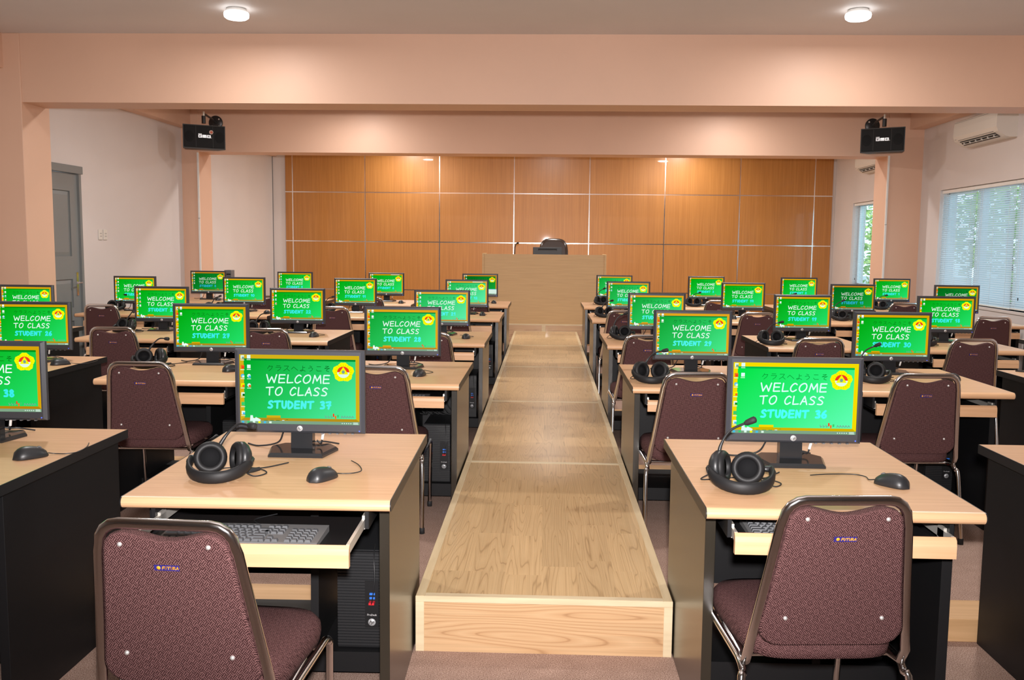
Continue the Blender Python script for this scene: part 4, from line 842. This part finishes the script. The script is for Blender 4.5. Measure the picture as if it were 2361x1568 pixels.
d = MB(); d.box(-.04, .04, -.012, .008, .012, .075, M_PLASTIC); d.build('neck', mo)
d = MB(); d.box(-.11, .11, -.08, .09, 0, .012, M_PLASTIC, bev=.003, seg=1); d.build('foot', mo)
mic = thing('gooseneck_microphone', 'black gooseneck microphone at the left of the wooden lectern', 'microphone', (-.465, 13.80, TZ))
d = MB(); d.lathe([(.05, 0), (.05, .02), (.02, .03)], M_PLASTIC, 18); d.build('base', mic)
d = MB(); d.tube(smooth([(0, 0, .03), (0, 0, .2), (.005, 0, .34), (.03, 0, .392)], 5), .007, M_PLASTIC, 8); d.build('gooseneck', mic)
d = MB(); d.tube([(.028, 0, .390), (.05, 0, .394), (.062, 0, .394)], [.013, .016, .010], M_RUBBER, 10); d.build('microphone_head', mic)
oc = thing('office_chair', 'high-backed dark brown chair behind the wooden lectern', 'chair', (.12, 14.75, SH), PI)
def oring(y, sc, o=0):
    out = []
    for k in range(32):
        a = 2 * PI * k / 32; c, s = math.cos(a), math.sin(a); out.append(((abs(c) ** .55) * (1 if c >= 0 else -1) * .235 * sc, y - .03 * math.sin(a), .93 + (abs(s) ** .55) * (1 if s >= 0 else -1) * .335 * (sc * .6 + .4)))
    return out
d = MB(); d.loft([oring(-.30, .85), oring(-.29, .96), oring(-.27, 1), oring(-.235, 1), oring(-.21, .95), oring(-.20, .8)], M_BROWNLTH); d.build('backrest', oc)
d = MB(); d.box(-.24, .24, -.23, .25, .44, .53, M_BROWNLTH, bev=.03, seg=3); d.build('seat', oc)
d = MB(); d.tube([(-.02, -.18, .47), (-.02, -.30, .50), (-.02, -.32, .75)], .02, M_PLASTIC, 8); d.build('back_post', oc)
d = MB(); d.lathe([(.03, .07), (.03, .44)], M_CHROME, 16); d.build('gas_column', oc)
for k in range(5):
    a = 2 * PI * k / 5; d = MB(); d.tube([(0, 0, .09), (.28 * math.cos(a), .28 * math.sin(a), .06)], [.025, .016], M_CHROME, 8); lg = d.build('base_arm', oc)
    d = MB(); d.lathe([(.01, -.012), (.027, -.012), (.027, .012), (.01, .012)], M_RUBBER, 14, Matrix.Translation((.28 * math.cos(a), .28 * math.sin(a), .027)) @ Matrix.Rotation(PI / 2, 4, 'X')); d.build('caster', lg)
cb = thing('computer_case', 'grey upright computer case behind the STUDENT 8 screen', 'computer', (-4.03, 11.62, .7503))
d = MB(); d.box(-.045, .045, 0, .13, 0, .36, M_GREY, bev=.004, seg=1); d.build('case', cb)
d = MB()
for z in (.26, .30): d.box(-.038, .038, -.003, .001, z, z + .018, M_PLASTIC)
d.build('drive_bay', cb)

# ------------------------------------------------------------------ loudspeakers on the far beam
def loudspeaker(x, y, z, yaw, pitch, sticker, sd):
    root = thing('loudspeaker', 'black wall loudspeaker on the far beam, at the %s column' % sd, 'loudspeaker', (x, y, z), group='wall loudspeakers'); root.rotation_euler = (pitch, 0, yaw)
    c = MB(); c.prism([(-.262, -.10), (.262, -.10), (.20, .11), (-.20, .11)], -.15, .15, M_SPKBOX, 'Z'); c.build('cabinet', root)
    g = MB(); g.box(-.25, .25, -.116, -.1, -.135, .138, M_GRILLE, bev=.008, seg=2)
    for s in (-1, 1): g.lathe([(.001, .0), (.07, 0), (.075, -.002)], M_CONE, 24, Matrix.Translation((s * .185, -.1165, .0)) @ Matrix.Rotation(PI / 2, 4, 'X') @ Matrix.Scale(.8, 4, (1, 0, 0)))
    for x0 in (-.105, .105): g.box(x0 - .002, x0 + .002, -.1185, -.116, -.13, .133, M_SPKBOX)
    g.build('grille', root)
    t = MB()
    for k, xx in enumerate((-.075, -.022, .031)):       # heavy rounded block letters: B M B
        if k == 1:
            for q in ((0, .012), (.016, .03), (.034, .046)): t.box(xx + q[0], xx + q[1], -.1195, -.1175, -.012, .016, M_SILVER)
            t.box(xx, xx + .046, -.1195, -.1175, .014, .024, M_SILVER)
        else:
            t.box(xx, xx + .010, -.1195, -.1175, -.012, .024, M_SILVER); t.box(xx, xx + .046, -.1195, -.1175, .016, .024, M_SILVER); t.box(xx, xx + .046, -.1195, -.1175, -.012, -.004, M_SILVER); t.box(xx + .036, xx + .046, -.1195, -.1175, -.010, .022, M_SILVER); t.box(xx + .018, xx + .046, -.1195, -.1175, .003, .008, M_SILVER)
    for k in range(4): t.box(-.074 + k * .011, -.067 + k * .011, -.1195, -.1175, .029, .038, M_SILVER)
    t.box(.083, .088, -.1195, -.1175, -.012, -.006, M_SILVER); t.build('logo', root)
    if sticker:
        k = MB(); k.lathe([(.001, 0), (.026, 0), (.026, .001)], M_STICK_W, 24, Matrix.Translation((.085, -.1175, .062)) @ Matrix.Rotation(PI / 2, 4, 'X')); k.lathe([(.001, 0), (.015, 0), (.015, .001)], M_STICK_R, 24, Matrix.Translation((.085, -.1185, .062)) @ Matrix.Rotation(PI / 2, 4, 'X')); k.build('round_sticker', root)
    return root
def bracket(x, y, z, ax, az, sx, sd):
    """round wall plate on the beam, arm reaching to the speaker top"""
    root = thing('speaker_bracket', 'black round-plate bracket holding the loudspeaker at the %s column' % sd, 'bracket', (x, B2 + .012, z), group='speaker brackets')
    p = MB(); p.lathe([(.001, 0), (.082, 0), (.095, .004), (.095, .012), (.088, .018), (.03, .022)], M_BLACK2, 32, Matrix.Rotation(PI / 2, 4, 'X'))
    for k in range(4):
        a = PI / 4 + k * PI / 2; p.lathe([(.001, .0175), (.011, .0175), (.011, .021), (.001, .021)], M_STEEL, 12, Matrix.Translation((.066 * math.cos(a), 0, .066 * math.sin(a))) @ Matrix.Rotation(PI / 2, 4, 'X'))
    p.build('wall_plate', root)
    a_ = MB(); a_.tube([(0, -.02, 0), (ax * .5, -.2, az * .6), (ax, y - B2 - .012, az)], .013, M_BLACK2, 10); a_.build('arm', root)
    s_ = MB(); s_.tube([(ax, y - B2 - .012, az + .025), (ax, y - B2 - .012, az - .03)], .014, M_STEEL, 10); s_.tube([(ax, y - B2 - .012, az - .03), (ax, y - B2 - .012, az - .125)], .026, M_BLACK2, 10); s_.build('stem', root)
loudspeaker(-4.44, 11.98, 2.80, .52, .01, True, 'left'); bracket(-4.455, 11.98, 3.055, .03, .05, 1, 'left')
loudspeaker(4.22, 11.98, 2.815, -.52, .01, False, 'right'); bracket(4.245, 11.98, 3.065, -.03, .05, -1, 'right')

# loose cables
m = MB(); rr = random.Random(3)
for k in range(7):
    x = -.78 + k * .03; m.tube(smooth([(x - .05, 5.50, .66), (x - .02 + rr.uniform(-.03, .03), 5.46, .54), (x + .03, 5.42 + rr.uniform(-.02, .02), .47), (x + .07 + rr.uniform(-.02, .04), 5.45, .455), (x + .05, 5.50, .50), (x + .02, 5.53, .60)], 5), .0035, M_RUBBER, 6)
tag(m.build('cable_bundle'), 'tangle of black cables hanging under the STUDENT 28 desk', 'cables')
m = MB(); m.tube(smooth([(3.30, 5.30, .7535), (3.0, 5.42, .7535), (2.82, 5.5, .7535), (2.80, 5.55, .7535), (2.95, 5.52, .7535), (3.05, 5.5, .7545)], 6), .0028, M_RUBBER, 6); m.box(3.0, 3.12, 5.47, 5.52, .7505, .768, M_PLASTIC, bev=.004, seg=1)
tag(m.build('cable_adapter'), 'black cable with plug lying on the empty desk at the right edge', 'cable')
